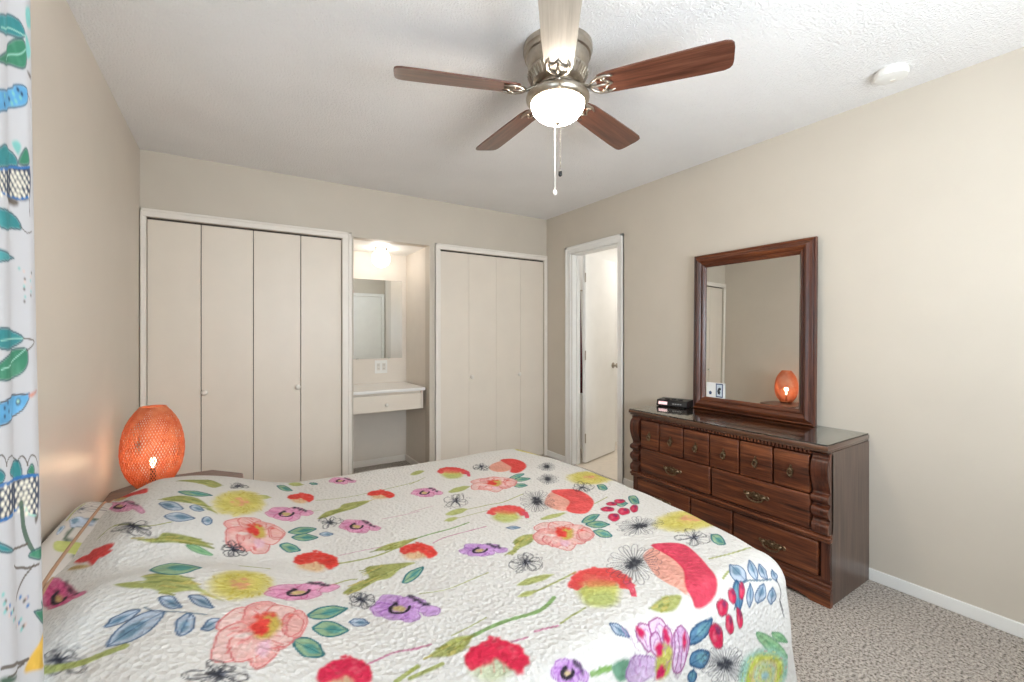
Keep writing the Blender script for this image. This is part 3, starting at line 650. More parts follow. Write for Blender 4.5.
QUILT_PRINT = [
('S','olive',0.006,[(0.06,1.513),(0.09,1.535),(0.167,1.405),(0.237,1.399)]),
('S','olive',0.005,[(0.678,1.763),(0.829,1.722),(1.006,1.75),(1.123,1.769)]),
('S','olive',0.004,[(0.581,1.624),(0.672,1.636)]),
('S','pinkst',0.003,[(0.852,1.43),(0.926,1.43),(0.996,1.43)]),
('S','olive',0.008,[(0.648,1.184),(0.702,1.177),(0.758,1.174),(0.825,1.187),(0.905,1.215)]),
('S','olive',0.005,[(0.401,1.158),(0.438,1.158),(0.471,1.155)]),
('S','pinkst',0.003,[(0.658,1.234),(0.738,1.225),(0.832,1.212)]),
('S','olive',0.006,[(1.166,1.348),(1.25,1.345),(1.306,1.332),(1.403,1.361)]),
('S','olive',0.005,[(1.096,1.291),(1.213,1.291)]),
('S','olive',0.005,[(1.557,1.12),(1.644,1.155)]),
('S','green',0.008,[(0.895,1.215),(0.969,1.225),(1.042,1.225),(1.106,1.231)]),
('S','pinkst',0.005,[(0.939,1.155),(1.002,1.174),(1.143,1.168)]),
('S','olive',0.004,[(1.069,1.747),(1.159,1.794)]),
('S','pinkst',0.003,[(0.962,1.44),(1.063,1.453)]),
('S','olive',0.006,[(1.607,0.614),(1.704,0.595),(1.788,0.585)]),
('S','olive',0.006,[(1.554,0.532),(1.59,0.541),(1.627,0.547)]),
('S','blueln',0.004,[(0.237,0.937),(0.257,0.915),(0.294,0.902),(0.341,0.886)]),
('S','pinkst',0.006,[(0.621,0.728),(0.652,0.737),(0.682,0.741),(0.728,0.725)]),
('S','olive',0.012,[(0.658,0.661),(0.685,0.671),(0.708,0.677)]),
('S','olive',0.006,[(0.578,1.054),(0.648,1.079),(0.678,1.073)]),
('S','green',0.012,[(0.812,0.699),(0.839,0.693),(0.885,0.696),(0.939,0.696),(1.012,0.687),(1.052,0.693),(1.089,0.709)]),
('S','olive',0.004,[(0.805,0.722),(0.849,0.725),(0.902,0.734)]),
('S','pinkst',0.006,[(0.712,0.731),(0.755,0.722)]),
('S','pinkst',0.006,[(0.909,0.63),(0.946,0.623)]),
('S','pinkst',0.007,[(0.972,0.63),(0.992,0.627),(1.029,0.617)]),
('S','olive',0.006,[(1.039,0.62),(1.079,0.627),(1.126,0.63)]),
('S','olive',0.012,[(0.685,0.655),(0.715,0.655),(0.752,0.655)]),
('S','olive',0.008,[(0.688,0.671),(0.705,0.677)]),
('S','olive',0.007,[(1.063,0.756),(1.136,0.76),(1.216,0.772)]),
('S','olive',0.004,[(0.802,0.915),(0.865,0.896),(0.939,0.902),(1.006,0.908)]),
('S','green',0.01,[(1.022,0.484),(1.069,0.478)]),
('S','green',0.009,[(1.046,0.484),(1.076,0.478)]),
('S','blueln',0.005,[(1.527,0.459),(1.58,0.487),(1.624,0.503),(1.674,0.491),(1.734,0.478)]),
('P','spray',[(0.187,1.624),(0.234,1.633),(0.291,1.598),(0.324,1.525),(0.347,1.462),(0.304,1.532),(0.251,1.567)]),
('P','spray',[(0.21,1.823),(0.271,1.826),(0.317,1.842),(0.354,1.791),(0.327,1.722),(0.291,1.763)]),
('P','spray',[(0.157,1.348),(0.21,1.323),(0.224,1.345),(0.261,1.329),(0.301,1.307),(0.324,1.288),(0.344,1.263),(0.324,1.269),(0.281,1.285),(0.21,1.307),(0.177,1.332)]),
('P','spray',[(0.167,1.079),(0.197,1.07),(0.227,1.044),(0.214,1.101),(0.257,1.079),(0.297,1.044),(0.317,1.016),(0.331,0.984),(0.371,0.94),(0.347,0.956),(0.314,0.984),(0.267,0.978),(0.237,1.01),(0.197,1.035)]),
('P','spray',[(0.652,1.551),(0.688,1.605),(0.738,1.62),(0.768,1.658),(0.865,1.642),(0.792,1.592),(0.738,1.576),(0.692,1.56)]),
('P','spray',[(0.762,1.206),(0.812,1.225),(0.855,1.222),(0.902,1.218),(0.842,1.184),(0.802,1.19)]),
('P','spray',[(0.628,1.013),(0.668,1.051),(0.708,1.06),(0.712,1.117),(0.745,1.12),(0.849,1.073),(0.802,1.063),(0.758,1.029),(0.722,1.032),(0.685,1.016),(0.652,1.006)]),
('P','spray',[(1.106,0.968),(1.153,0.991),(1.166,1.025),(1.213,1.038),(1.246,1.019),(1.21,0.984),(1.156,0.975),(1.123,0.956)]),
('P','spray',[(0.735,0.69),(0.768,0.703),(0.809,0.712),(0.842,0.693),(0.812,0.668),(0.779,0.665)]),
('P','spray',[(1.263,0.544),(1.333,0.557),(1.38,0.541),(1.33,0.516),(1.283,0.522)]),
('P','dkgreen',[(1.076,0.478),(1.113,0.481),(1.149,0.462),(1.133,0.446),(1.089,0.446)]),
('L','green',[(0.281,1.279),(0.287,1.266),(0.297,1.253),(0.311,1.241),(0.324,1.234),(0.334,1.231),(0.341,1.234),(0.334,1.244),(0.324,1.256),(0.311,1.269),(0.301,1.275),(0.287,1.279)]),
('L','olive',[(0.461,1.731),(0.464,1.718),(0.474,1.715),(0.488,1.722),(0.501,1.734),(0.511,1.75),(0.518,1.76),(0.511,1.766),(0.505,1.775),(0.491,1.772),(0.478,1.763),(0.468,1.747)]),
('L','teal',[(0.555,1.962),(0.558,1.937),(0.565,1.912),(0.575,1.899),(0.588,1.896),(0.601,1.905),(0.608,1.912),(0.605,1.927),(0.598,1.953),(0.588,1.975),(0.578,1.984),(0.565,1.975)]),
('L','olive',[(0.601,2.006),(0.608,1.991),(0.618,1.978),(0.631,1.975),(0.645,1.975),(0.658,1.981),(0.665,1.984),(0.658,1.997),(0.652,2.016),(0.638,2.025),(0.625,2.029),(0.611,2.019)]),
('L','teal',[(0.688,1.991),(0.692,1.981),(0.695,1.968),(0.702,1.962),(0.708,1.959),(0.712,1.956),(0.715,1.959),(0.715,1.968),(0.712,1.981),(0.705,1.991),(0.698,1.994),(0.695,1.997)]),
('L','olive',[(1.113,1.867),(1.119,1.858),(1.129,1.848),(1.146,1.851),(1.166,1.861),(1.186,1.88),(1.196,1.889),(1.193,1.902),(1.183,1.915),(1.166,1.918),(1.146,1.905),(1.129,1.889)]),
('L','olive',[(1.179,1.57),(1.186,1.554),(1.203,1.548),(1.223,1.544),(1.246,1.548),(1.27,1.563),(1.283,1.573),(1.276,1.582),(1.263,1.595),(1.24,1.595),(1.22,1.595),(1.196,1.582)]),
('L','olive',[(1.066,1.345),(1.073,1.332),(1.086,1.323),(1.106,1.323),(1.129,1.326),(1.153,1.342),(1.166,1.348),(1.159,1.358),(1.146,1.37),(1.123,1.37),(1.103,1.367),(1.079,1.355)]),
('L','olive',[(1.039,1.294),(1.046,1.291),(1.052,1.282),(1.063,1.279),(1.076,1.282),(1.089,1.288),(1.096,1.291),(1.093,1.298),(1.086,1.307),(1.073,1.31),(1.063,1.31),(1.049,1.304)]),
('L','olive',[(1.323,1.108),(1.33,1.098),(1.347,1.092),(1.367,1.092),(1.39,1.092),(1.413,1.101),(1.427,1.104),(1.42,1.114),(1.403,1.117),(1.383,1.123),(1.363,1.123),(1.34,1.117)]),
('L','olive',[(1.039,0.81),(1.049,0.801),(1.066,0.791),(1.089,0.788),(1.116,0.785),(1.143,0.791),(1.156,0.794),(1.146,0.801),(1.129,0.81),(1.103,0.817),(1.079,0.82),(1.056,0.817)]),
('L','olive',[(1.012,0.766),(1.016,0.76),(1.026,0.753),(1.036,0.75),(1.049,0.75),(1.063,0.753),(1.069,0.756),(1.066,0.763),(1.056,0.766),(1.046,0.772),(1.032,0.772),(1.022,0.769)]),
('L','teal',[(0.231,1.674),(0.244,1.649),(0.261,1.63),(0.281,1.62),(0.301,1.62),(0.317,1.63),(0.327,1.636),(0.317,1.646),(0.301,1.655),(0.277,1.668),(0.261,1.671),(0.241,1.677)]),
('L','teal',[(0.221,1.149),(0.237,1.101),(0.257,1.073),(0.277,1.063),(0.297,1.07),(0.311,1.089),(0.321,1.104),(0.311,1.12),(0.291,1.152),(0.264,1.184),(0.244,1.187),(0.227,1.177)]),
('L','blue',[(0.217,1.453),(0.227,1.427),(0.241,1.408),(0.254,1.399),(0.271,1.402),(0.284,1.411),(0.291,1.421),(0.281,1.434),(0.267,1.453),(0.251,1.468),(0.237,1.472),(0.224,1.468)]),
('L','blue',[(0.257,1.506),(0.247,1.538),(0.237,1.563),(0.221,1.586),(0.207,1.595),(0.194,1.595),(0.19,1.586),(0.197,1.567),(0.21,1.535),(0.224,1.51),(0.237,1.497),(0.251,1.494)]),
('L','blue',[(0.311,1.399),(0.314,1.389),(0.321,1.38),(0.324,1.38),(0.331,1.389),(0.334,1.405),(0.334,1.415),(0.331,1.424),(0.327,1.434),(0.321,1.437),(0.314,1.43),(0.311,1.418)]),
('L','blue',[(0.274,1.522),(0.277,1.503),(0.284,1.487),(0.291,1.478),(0.301,1.475),(0.307,1.481),(0.311,1.487),(0.307,1.497),(0.301,1.516),(0.294,1.529),(0.284,1.538),(0.277,1.532)]),
('L','blue',[(0.231,0.93),(0.221,0.937),(0.21,0.937),(0.2,0.93),(0.19,0.924),(0.187,0.908),(0.184,0.902),(0.19,0.896),(0.2,0.896),(0.21,0.899),(0.221,0.905),(0.227,0.918)]),
('L','blue',[(0.271,0.908),(0.254,0.918),(0.237,0.915),(0.221,0.902),(0.207,0.88),(0.2,0.854),(0.2,0.832),(0.21,0.829),(0.227,0.826),(0.244,0.835),(0.257,0.851),(0.267,0.88)]),
('L','blue',[(0.257,0.965),(0.261,0.949),(0.267,0.934),(0.274,0.924),(0.284,0.915),(0.291,0.918),(0.297,0.918),(0.294,0.93),(0.287,0.946),(0.281,0.962),(0.271,0.968),(0.264,0.968)]),
('L','blue',[(0.314,0.892),(0.307,0.892),(0.301,0.883),(0.294,0.87),(0.294,0.851),(0.297,0.832),(0.301,0.823),(0.307,0.823),(0.314,0.829),(0.321,0.842),(0.321,0.858),(0.321,0.877)]),
('L','blue',[(0.307,0.962),(0.311,0.949),(0.317,0.934),(0.327,0.921),(0.337,0.915),(0.347,0.911),(0.351,0.915),(0.347,0.924),(0.341,0.943),(0.334,0.956),(0.324,0.965),(0.314,0.965)]),
('L','blue',[(0.364,0.87),(0.358,0.873),(0.351,0.873),(0.344,0.867),(0.341,0.858),(0.337,0.845),(0.334,0.839),(0.341,0.835),(0.347,0.835),(0.354,0.842),(0.358,0.848),(0.364,0.861)]),
('L','teal',[(0.531,0.911),(0.541,0.902),(0.558,0.902),(0.575,0.905),(0.595,0.918),(0.615,0.934),(0.625,0.943),(0.615,0.949),(0.598,0.959),(0.578,0.956),(0.558,0.946),(0.541,0.927)]),
('L','teal',[(0.535,0.864),(0.541,0.848),(0.551,0.835),(0.565,0.832),(0.581,0.835),(0.598,0.845),(0.608,0.854),(0.601,0.867),(0.591,0.883),(0.578,0.892),(0.561,0.892),(0.548,0.88)]),
('L','teal',[(0.491,0.813),(0.491,0.794),(0.498,0.775),(0.505,0.763),(0.518,0.76),(0.531,0.76),(0.541,0.766),(0.541,0.779),(0.538,0.804),(0.528,0.82),(0.515,0.826),(0.501,0.823)]),
('L','blue',[(0.618,0.886),(0.621,0.877),(0.625,0.867),(0.635,0.864),(0.645,0.861),(0.655,0.864),(0.658,0.867),(0.655,0.873),(0.652,0.886),(0.642,0.892),(0.631,0.896),(0.625,0.892)]),
('L','teal',[(0.782,0.991),(0.789,0.984),(0.805,0.987),(0.819,0.994),(0.835,1.006),(0.852,1.025),(0.859,1.038),(0.852,1.041),(0.835,1.038),(0.819,1.035),(0.802,1.022),(0.789,1.003)]),
('L','teal',[(0.541,1.411),(0.551,1.405),(0.565,1.402),(0.585,1.411),(0.605,1.427),(0.621,1.443),(0.631,1.456),(0.625,1.468),(0.608,1.478),(0.588,1.478),(0.571,1.465),(0.551,1.434)]),
('L','teal',[(0.548,1.373),(0.555,1.361),(0.568,1.355),(0.581,1.355),(0.601,1.364),(0.615,1.373),(0.625,1.383),(0.618,1.392),(0.605,1.405),(0.591,1.415),(0.575,1.405),(0.558,1.389)]),
('L','teal',[(0.508,1.31),(0.511,1.298),(0.518,1.285),(0.528,1.275),(0.541,1.279),(0.555,1.285),(0.561,1.291),(0.558,1.301),(0.551,1.317),(0.538,1.326),(0.528,1.329),(0.515,1.32)]),
('L','blue',[(0.635,1.408),(0.638,1.399),(0.645,1.389),(0.652,1.386),(0.662,1.386),(0.672,1.389),(0.675,1.392),(0.672,1.399),(0.665,1.408),(0.658,1.418),(0.648,1.418),(0.642,1.415)]),
('L','teal',[(1.45,1.56),(1.457,1.554),(1.467,1.548),(1.48,1.548),(1.5,1.557),(1.517,1.567),(1.527,1.576),(1.524,1.582),(1.514,1.589),(1.497,1.589),(1.48,1.582),(1.463,1.573)]),
('L','teal',[(1.453,1.532),(1.457,1.522),(1.463,1.51),(1.477,1.503),(1.494,1.503),(1.507,1.506),(1.517,1.51),(1.517,1.522),(1.507,1.532),(1.497,1.544),(1.484,1.548),(1.467,1.541)]),
('L','teal',[(1.423,1.478),(1.423,1.462),(1.427,1.449),(1.433,1.44),(1.447,1.44),(1.46,1.443),(1.467,1.446),(1.467,1.456),(1.467,1.475),(1.457,1.481),(1.447,1.487),(1.437,1.487)]),
('L','teal',[(1.691,1.279),(1.681,1.26),(1.671,1.241),(1.671,1.228),(1.677,1.218),(1.687,1.218),(1.697,1.222),(1.704,1.231),(1.714,1.253),(1.717,1.269),(1.714,1.279),(1.704,1.282)]),
('L','teal',[(1.427,1.013),(1.43,1.003),(1.44,0.997),(1.457,0.997),(1.477,1.006),(1.497,1.019),(1.51,1.029),(1.507,1.035),(1.497,1.044),(1.48,1.044),(1.46,1.038),(1.44,1.025)]),
('L','teal',[(1.427,0.991),(1.427,0.975),(1.43,0.959),(1.44,0.946),(1.457,0.94),(1.477,0.943),(1.49,0.946),(1.487,0.956),(1.484,0.975),(1.473,0.991),(1.46,0.997),(1.443,0.997)]),
('L','teal',[(1.413,0.934),(1.41,0.918),(1.407,0.899),(1.41,0.886),(1.42,0.877),(1.433,0.873),(1.443,0.877),(1.447,0.886),(1.45,0.905),(1.447,0.921),(1.44,0.934),(1.427,0.934)]),
('L','blue',[(1.196,1.12),(1.2,1.114),(1.203,1.104),(1.21,1.095),(1.22,1.092),(1.23,1.089),(1.236,1.092),(1.233,1.095),(1.23,1.108),(1.223,1.117),(1.213,1.12),(1.203,1.12)]),
('L','teal',[(1.717,1.108),(1.697,1.086),(1.684,1.063),(1.674,1.044),(1.677,1.032),(1.687,1.029),(1.697,1.029),(1.707,1.041),(1.727,1.067),(1.737,1.086),(1.741,1.101),(1.731,1.108)]),
('L','teal',[(1.624,1.079),(1.617,1.063),(1.617,1.051),(1.62,1.041),(1.634,1.041),(1.647,1.048),(1.661,1.054),(1.664,1.067),(1.667,1.082),(1.664,1.092),(1.654,1.095),(1.641,1.092)]),
('L','teal',[(1.734,0.703),(1.717,0.69),(1.704,0.674),(1.701,0.661),(1.704,0.649),(1.714,0.642),(1.724,0.639),(1.734,0.649),(1.744,0.661),(1.754,0.68),(1.754,0.693),(1.744,0.699)]),
('L','blue',[(1.624,0.503),(1.637,0.51),(1.651,0.522),(1.657,0.535),(1.654,0.547),(1.641,0.554),(1.634,0.56),(1.617,0.551),(1.594,0.535),(1.587,0.522),(1.59,0.513),(1.607,0.506)]),
('L','blue',[(1.671,0.494),(1.684,0.5),(1.697,0.51),(1.704,0.519),(1.711,0.532),(1.714,0.541),(1.714,0.547),(1.701,0.541),(1.681,0.532),(1.667,0.522),(1.661,0.51),(1.664,0.5)]),
('L','blue',[(1.711,0.484),(1.721,0.487),(1.727,0.497),(1.734,0.503),(1.734,0.513),(1.734,0.522),(1.731,0.525),(1.724,0.522),(1.707,0.513),(1.701,0.506),(1.697,0.497),(1.704,0.491)]),
('L','blue',[(1.754,0.465),(1.757,0.472),(1.764,0.475),(1.768,0.481),(1.764,0.487),(1.761,0.494),(1.761,0.497),(1.754,0.494),(1.747,0.491),(1.741,0.484),(1.741,0.478),(1.747,0.472)]),
('L','blue',[(1.594,0.443),(1.604,0.449),(1.614,0.456),(1.624,0.465),(1.631,0.475),(1.634,0.487),(1.637,0.494),(1.624,0.487),(1.61,0.481),(1.597,0.472),(1.59,0.462),(1.59,0.453)]),
('L','blue',[(1.634,0.443),(1.647,0.443),(1.667,0.443),(1.681,0.449),(1.687,0.462),(1.691,0.472),(1.691,0.478),(1.677,0.478),(1.661,0.475),(1.641,0.468),(1.631,0.462),(1.627,0.453)]),
('L','blue',[(1.704,0.418),(1.714,0.421),(1.727,0.424),(1.734,0.43),(1.731,0.443),(1.727,0.453),(1.724,0.459),(1.714,0.456),(1.701,0.453),(1.691,0.446),(1.687,0.44),(1.694,0.427)]),
('L','dblue',[(1.547,0.449),(1.557,0.456),(1.57,0.465),(1.58,0.478),(1.587,0.494),(1.594,0.506),(1.594,0.513),(1.58,0.51),(1.56,0.5),(1.544,0.484),(1.537,0.472),(1.54,0.459)]),
('L','blue',[(1.133,0.554),(1.129,0.544),(1.126,0.535),(1.129,0.525),(1.139,0.519),(1.149,0.513),(1.156,0.51),(1.156,0.516),(1.156,0.525),(1.153,0.535),(1.149,0.544),(1.139,0.551)]),
('L','dblue',[(1.323,0.437),(1.347,0.43),(1.37,0.43),(1.393,0.434),(1.41,0.443),(1.423,0.456),(1.43,0.465),(1.413,0.465),(1.387,0.468),(1.36,0.465),(1.34,0.459),(1.33,0.446)]),
('L','dblue',[(1.326,0.389),(1.343,0.377),(1.363,0.367),(1.377,0.367),(1.39,0.373),(1.4,0.383),(1.4,0.392),(1.39,0.399),(1.37,0.408),(1.35,0.411),(1.336,0.411),(1.326,0.402)]),
('L','dblue',[(1.326,0.342),(1.336,0.342),(1.343,0.345),(1.347,0.351),(1.347,0.358),(1.34,0.367),(1.336,0.373),(1.333,0.37),(1.323,0.37),(1.316,0.364),(1.316,0.358),(1.32,0.351)]),
('L','green',[(1.62,0.367),(1.627,0.348),(1.647,0.326),(1.677,0.297),(1.714,0.272),(1.751,0.253),(1.774,0.241),(1.761,0.26),(1.741,0.285),(1.711,0.313),(1.677,0.339),(1.644,0.358)]),
('L','green',[(1.694,0.342),(1.697,0.332),(1.707,0.323),(1.721,0.31),(1.741,0.301),(1.757,0.294),(1.768,0.291),(1.764,0.297),(1.754,0.31),(1.741,0.323),(1.727,0.332),(1.707,0.339)]),
('dahlia',0.411,1.624,0.0816,0.0773,0.0,-0.1471,0),
('dahlia',0.404,1.032,0.0674,0.0319,0.0,-0.0824,0),
('dahlia',1.734,1.377,0.0876,-0.0592,-0.0626,-0.0742,0),
('dahlia',1.757,0.82,0.1332,-0.0541,-0.0783,-0.0618,0),
('dahlia',1.647,0.247,0.1305,-0.0494,-0.0283,-0.0536,1),
('dahlia',1.794,1.905,0.0196,-0.1113,-0.0218,-0.0309,0),
('peony',0.448,1.377,0.0783,0.0185,0.0,-0.1269),
('peony',0.441,0.851,0.0816,0.0258,-0.0179,-0.119),
('peony',1.373,1.544,0.075,-0.0474,-0.0457,-0.0952),
('peony',1.326,0.972,0.0674,-0.0639,-0.0653,-0.085),
('P','red',[(0.01,2.013),(0.047,1.997),(0.1,1.864),(0.13,1.804),(0.137,1.744),(0.1,1.794),(0.047,1.918)]),
('P','tan',[(0.0,2.006),(0.023,1.994),(0.067,1.867),(0.03,1.921)]),
('P','red',[(0.03,1.421),(0.047,1.424),(0.063,1.399),(0.067,1.421),(0.084,1.396),(0.1,1.383),(0.12,1.358),(0.12,1.342),(0.114,1.339),(0.124,1.326),(0.114,1.32),(0.104,1.32),(0.097,1.326),(0.087,1.31),(0.07,1.348),(0.053,1.37)]),
('P','tan',[(0.027,1.377),(0.04,1.38),(0.084,1.313),(0.057,1.336)]),
('poppy',0.628,1.804,0.0496,0.0,-0.0098,-0.0742,0),
('poppy',0.922,1.687,0.0496,-0.0313,-0.017,-0.0562,0),
('poppy',0.595,1.215,0.0598,-0.0113,-0.0113,-0.075,0),
('poppy',0.879,1.133,0.0479,-0.0363,-0.0209,-0.0544,0),
('poppy',0.571,0.706,0.0516,0.0,-0.0117,-0.0556,1),
('poppy',0.855,0.608,0.0609,-0.0288,-0.025,-0.0592,2),
('poppyy',1.296,1.788,0.0535,-0.0591,-0.0359,-0.0834),
('poppyy',1.26,1.222,0.0587,-0.0445,-0.04,-0.0711),
('poppyy',1.226,0.68,0.0718,-0.051,-0.0685,-0.0757),
('tulip',1.537,1.734,0.0723,-0.0391,-0.0661,-0.1135),
('P','tpink',[(1.423,1.241),(1.497,1.32),(1.52,1.263),(1.497,1.18),(1.437,1.12),(1.413,1.158),(1.41,1.203)]),
('P','coral',[(1.504,1.332),(1.554,1.326),(1.6,1.288),(1.59,1.196),(1.56,1.127),(1.49,1.067),(1.45,1.082),(1.44,1.127),(1.494,1.184),(1.504,1.25)]),
('P','tpink',[(1.44,0.731),(1.5,0.75),(1.524,0.706),(1.507,0.652),(1.494,0.611),(1.4,0.535),(1.397,0.57),(1.393,0.633),(1.417,0.693)]),
('P','crim',[(1.504,0.763),(1.557,0.753),(1.607,0.715),(1.597,0.652),(1.564,0.582),(1.53,0.535),(1.484,0.506),(1.427,0.494),(1.39,0.5),(1.4,0.522),(1.42,0.557),(1.48,0.608),(1.5,0.646),(1.507,0.69)]),
('anem',0.07,1.756,0.087,-0.206,0.0185,-0.1051,0),
('anem',0.05,1.234,0.0598,-0.102,0.0245,-0.1159,1),
('anem',0.565,1.608,0.0822,0.0334,-0.0091,-0.0909,0),
('anem',0.765,1.408,0.0609,-0.0462,-0.0137,-0.0649,0),
('anem',0.819,1.953,0.0518,-0.035,-0.0131,-0.0618,0),
('anem',0.538,1.035,0.0897,0.034,-0.006,-0.0567,0),
('anem',0.748,0.88,0.0718,-0.051,-0.0191,-0.0635,2),
('anem',1.099,1.617,0.0594,-0.0321,-0.0244,-0.0635,0),
('anem',1.059,1.035,0.0663,-0.0377,-0.0261,-0.0453,2),
('anem',0.976,0.506,0.0392,-0.0185,-0.0163,-0.0232,2),
('line',0.15,1.421,0.0653,-0.0742,0.01,-0.0758),
('line',0.388,1.269,0.0339,0.0,0.0,-0.0429),
('line',0.408,1.832,0.0378,0.0359,0.0,-0.0556),
('line',0.682,1.497,0.0405,-0.0255,-0.0117,-0.0668),
('line',0.665,0.968,0.0435,-0.0206,-0.0063,-0.0478),
('line',1.433,1.785,0.03,-0.0284,-0.0396,-0.0777),
('line',1.631,1.298,0.0337,-0.0319,-0.0424,-0.0587),
('line',1.163,1.456,0.0509,-0.0321,-0.044,-0.0927),
('line',1.129,0.896,0.0457,-0.0325,-0.0405,-0.0575),
('line',1.667,0.725,0.0571,-0.0433,-0.047,-0.0396),
('line',0.364,0.718,0.0489,0.0,0.0,-0.035),
('line',0.137,0.842,0.0457,-0.0433,0.012,-0.0567),
('S','olive',0.016,[(0.097,0.864),(0.137,0.82),(0.17,0.807),(0.2,0.813),(0.224,0.817)]),
('daisy',1.407,1.266,0.0533,-0.0505,-0.0607,-0.1086),
('daisy',1.567,0.883,0.0796,-0.0377,-0.0505,-0.0538),
('daisy',1.387,0.715,0.0789,-0.0448,-0.0853,-0.0808),
('daisy',1.574,1.465,0.0337,-0.0319,-0.0396,-0.0606),
('daisy',1.671,1.62,0.0381,-0.0206,-0.047,-0.0668),
('daisy',1.46,0.345,0.1001,-0.0355,0.0,-0.0541),
('berry',1.564,1.051,0.0196,-0.0148,-0.0141,-0.0187),
('berry',1.537,0.981,0.0163,-0.0124,-0.0196,-0.0247),
('berry',1.597,1.0,0.0163,-0.0124,-0.0218,-0.0268),
('berry',1.647,1.0,0.0117,-0.0074,-0.0261,-0.0288),
('berry',1.654,1.092,0.0183,-0.0115,-0.0141,-0.0175),
('berry',1.61,1.086,0.0141,-0.0134,-0.0131,-0.0165),
('berry',1.54,0.487,0.0137,-0.0037,-0.0124,-0.0157),
('berry',1.484,0.475,0.0213,-0.0058,-0.0131,-0.0165),
('berry',1.497,0.43,0.0174,-0.0062,0.0,-0.0247),
('berry',1.544,0.43,0.0139,-0.0049,0.0,-0.0258),
('berry',1.437,0.421,0.0278,-0.0099,0.0,-0.0319),
('berry',1.587,0.487,0.0107,-0.0029,-0.0174,-0.0165),
('iris',1.243,0.453,0.0848,-0.0268,-0.0218,-0.0618),
('S','black',0.004,[(1.754,0.472),(1.761,0.43),(1.751,0.411),(1.764,0.364)]),
('S','black',0.003,[(1.754,0.411),(1.764,0.38)]),
]

t = thing('bed', (0.49, 1.49, 0), 'double bed under the floral quilt with its head against the left wall', 'bed')
def rounded(lo, hi, bev, name, mat, par): return MB().box(lo, hi, bev, 4).build(name, mat, par, 40)
rounded((-0.93, -0.72, 0.30), (0.865, 0.71, 0.525), 0.06, 'mattress', M['mattress'], t)
rounded((-0.92, -0.72, 0.13), (0.86, 0.71, 0.30), 0.03, 'box_spring', M['mattress'], t)
fr = MB()
for lo, hi in (((-0.90, -0.70, 0.095), (0.84, -0.66, 0.13)), ((-0.90, 0.65, 0.095), (0.84, 0.69, 0.13)), ((-0.90, -0.70, 0.095), (-0.86, 0.69, 0.13)), ((0.80, -0.70, 0.095), (0.84, 0.69, 0.13)), ((-0.05, -0.70, 0.095), (0.0, 0.69, 0.13))): fr.box(lo, hi, 0.003)
fr.build('bed_frame', M['frame_wood'], t)
for lx in (-0.85, 0.79):
    for ly in (-0.66, 0.65): MB().box((lx - 0.03, ly - 0.03, 0), (lx + 0.03, ly + 0.03, 0.095), 0.004).build('leg', M['frame_wood'], t)
cv = Canvas(770, 730, QS, QTW, (238, 234, 228), 3)
paint(cv, QUILT_PRINT)
cv.c *= 0.70
qt = thing('quilt', (0.5, 1.49, 0.56), 'white quilt printed with pink, red and yellow flowers spread over the bed', 'quilt')
cloth_mesh('quilt_top', cv, quilt_xyz, M['quilt'], None, 0.010).parent = qt
bpy.data.objects['quilt_top'].location = (-0.5, -1.49, -0.56)
hem = []
for a, b in [(0, v) for v in np.linspace(0, QTW, 90)] + [(v, QTW) for v in np.linspace(0, QS, 90)[1:]] + [(QS, v) for v in np.linspace(QTW, 0, 110)[1:]] + [(v, 0) for v in np.linspace(QS, 0, 90)[1:-1]]:
    x, y, z = quilt_xyz(np.array(a), np.array(b)); hem.append((float(x) - 0.5, float(y) - 1.49, float(z) - 0.56 - 0.004))
tag(MB().tube(hem, 0.0060, 8, closed=True).build('quilt_binding', M['piping'], qt, 180), 'tan corded edge of the quilt')
# the pillow leaning on the wall at the bed head
def pillow_fn(cy, hy):
    cx, cz, hx, hz, tl = -0.405, 0.592, 0.072, 0.056, R(18)
    def fn(s, t_):
        a = 2 * PI * s / 0.9; v = (t_ / 0.8 - 0.5) * 2
        e = 0.42; sg = lambda q, p: np.sign(q) * np.abs(q) ** p
        sc = (1 - np.abs(v) ** 4.0) ** 0.35
        px_, pz = hx * sg(np.cos(a), e) * (0.55 + 0.45 * sc), hz * sg(np.sin(a), 0.7) * sc
        return cx + px_ * math.cos(tl) + pz * math.sin(tl), cy + hy * v, cz - px_ * math.sin(tl) + pz * math.cos(tl)
    return fn
PILLOW_PRINT = [('S', 'cst', .010, [(.20, .12), (.22, .25), (.24, .38), (.22, .52)]), ('line', .27, .62, .07, .02, -.02, .07), ('L', 'blue', [(.24, .42), (.26, .46), (.28, .50), (.24, .53), (.22, .47)]), ('L', 'blue', [(.28, .36), (.30, .40), (.31, .44), (.28, .44), (.27, .40)]),
    ('S', 'cb', .012, [(.16, .08), (.18, .22), (.20, .34)]), ('line', .20, .72, .06, .02, -.02, .06), ('L', 'olive', [(.20, .20), (.24, .24), (.26, .30), (.22, .30), (.19, .25)]), ('S', 'spray', .014, [(.30, .5), (.31, .6), (.29, .7)])]
for nm, cy, hy, lb in (('pillow', 1.86, 0.36, 'patterned pillow leaning on the left wall at the bed head'),):
    pc = Canvas(130, 120, 0.9, 0.8, (204, 198, 192), 5); paint(pc, PILLOW_PRINT)
    pt = tag(cloth_mesh(nm, pc, pillow_fn(cy, hy), M['curtain'], None, 0.003, (-0.405, cy, 0.592)), lb, 'pillow')
    vs = []
    for v in np.linspace(0.02, 0.78, 40):
        x, y, z = pillow_fn(cy, hy)(np.array(0.225), np.array(v)); vs.append((float(x) + 0.405, float(y) - cy, float(z) - 0.592 + 0.002))
    MB().tube(vs, 0.005, 6).build('pillow_piping', M['piping'], pt, 180)

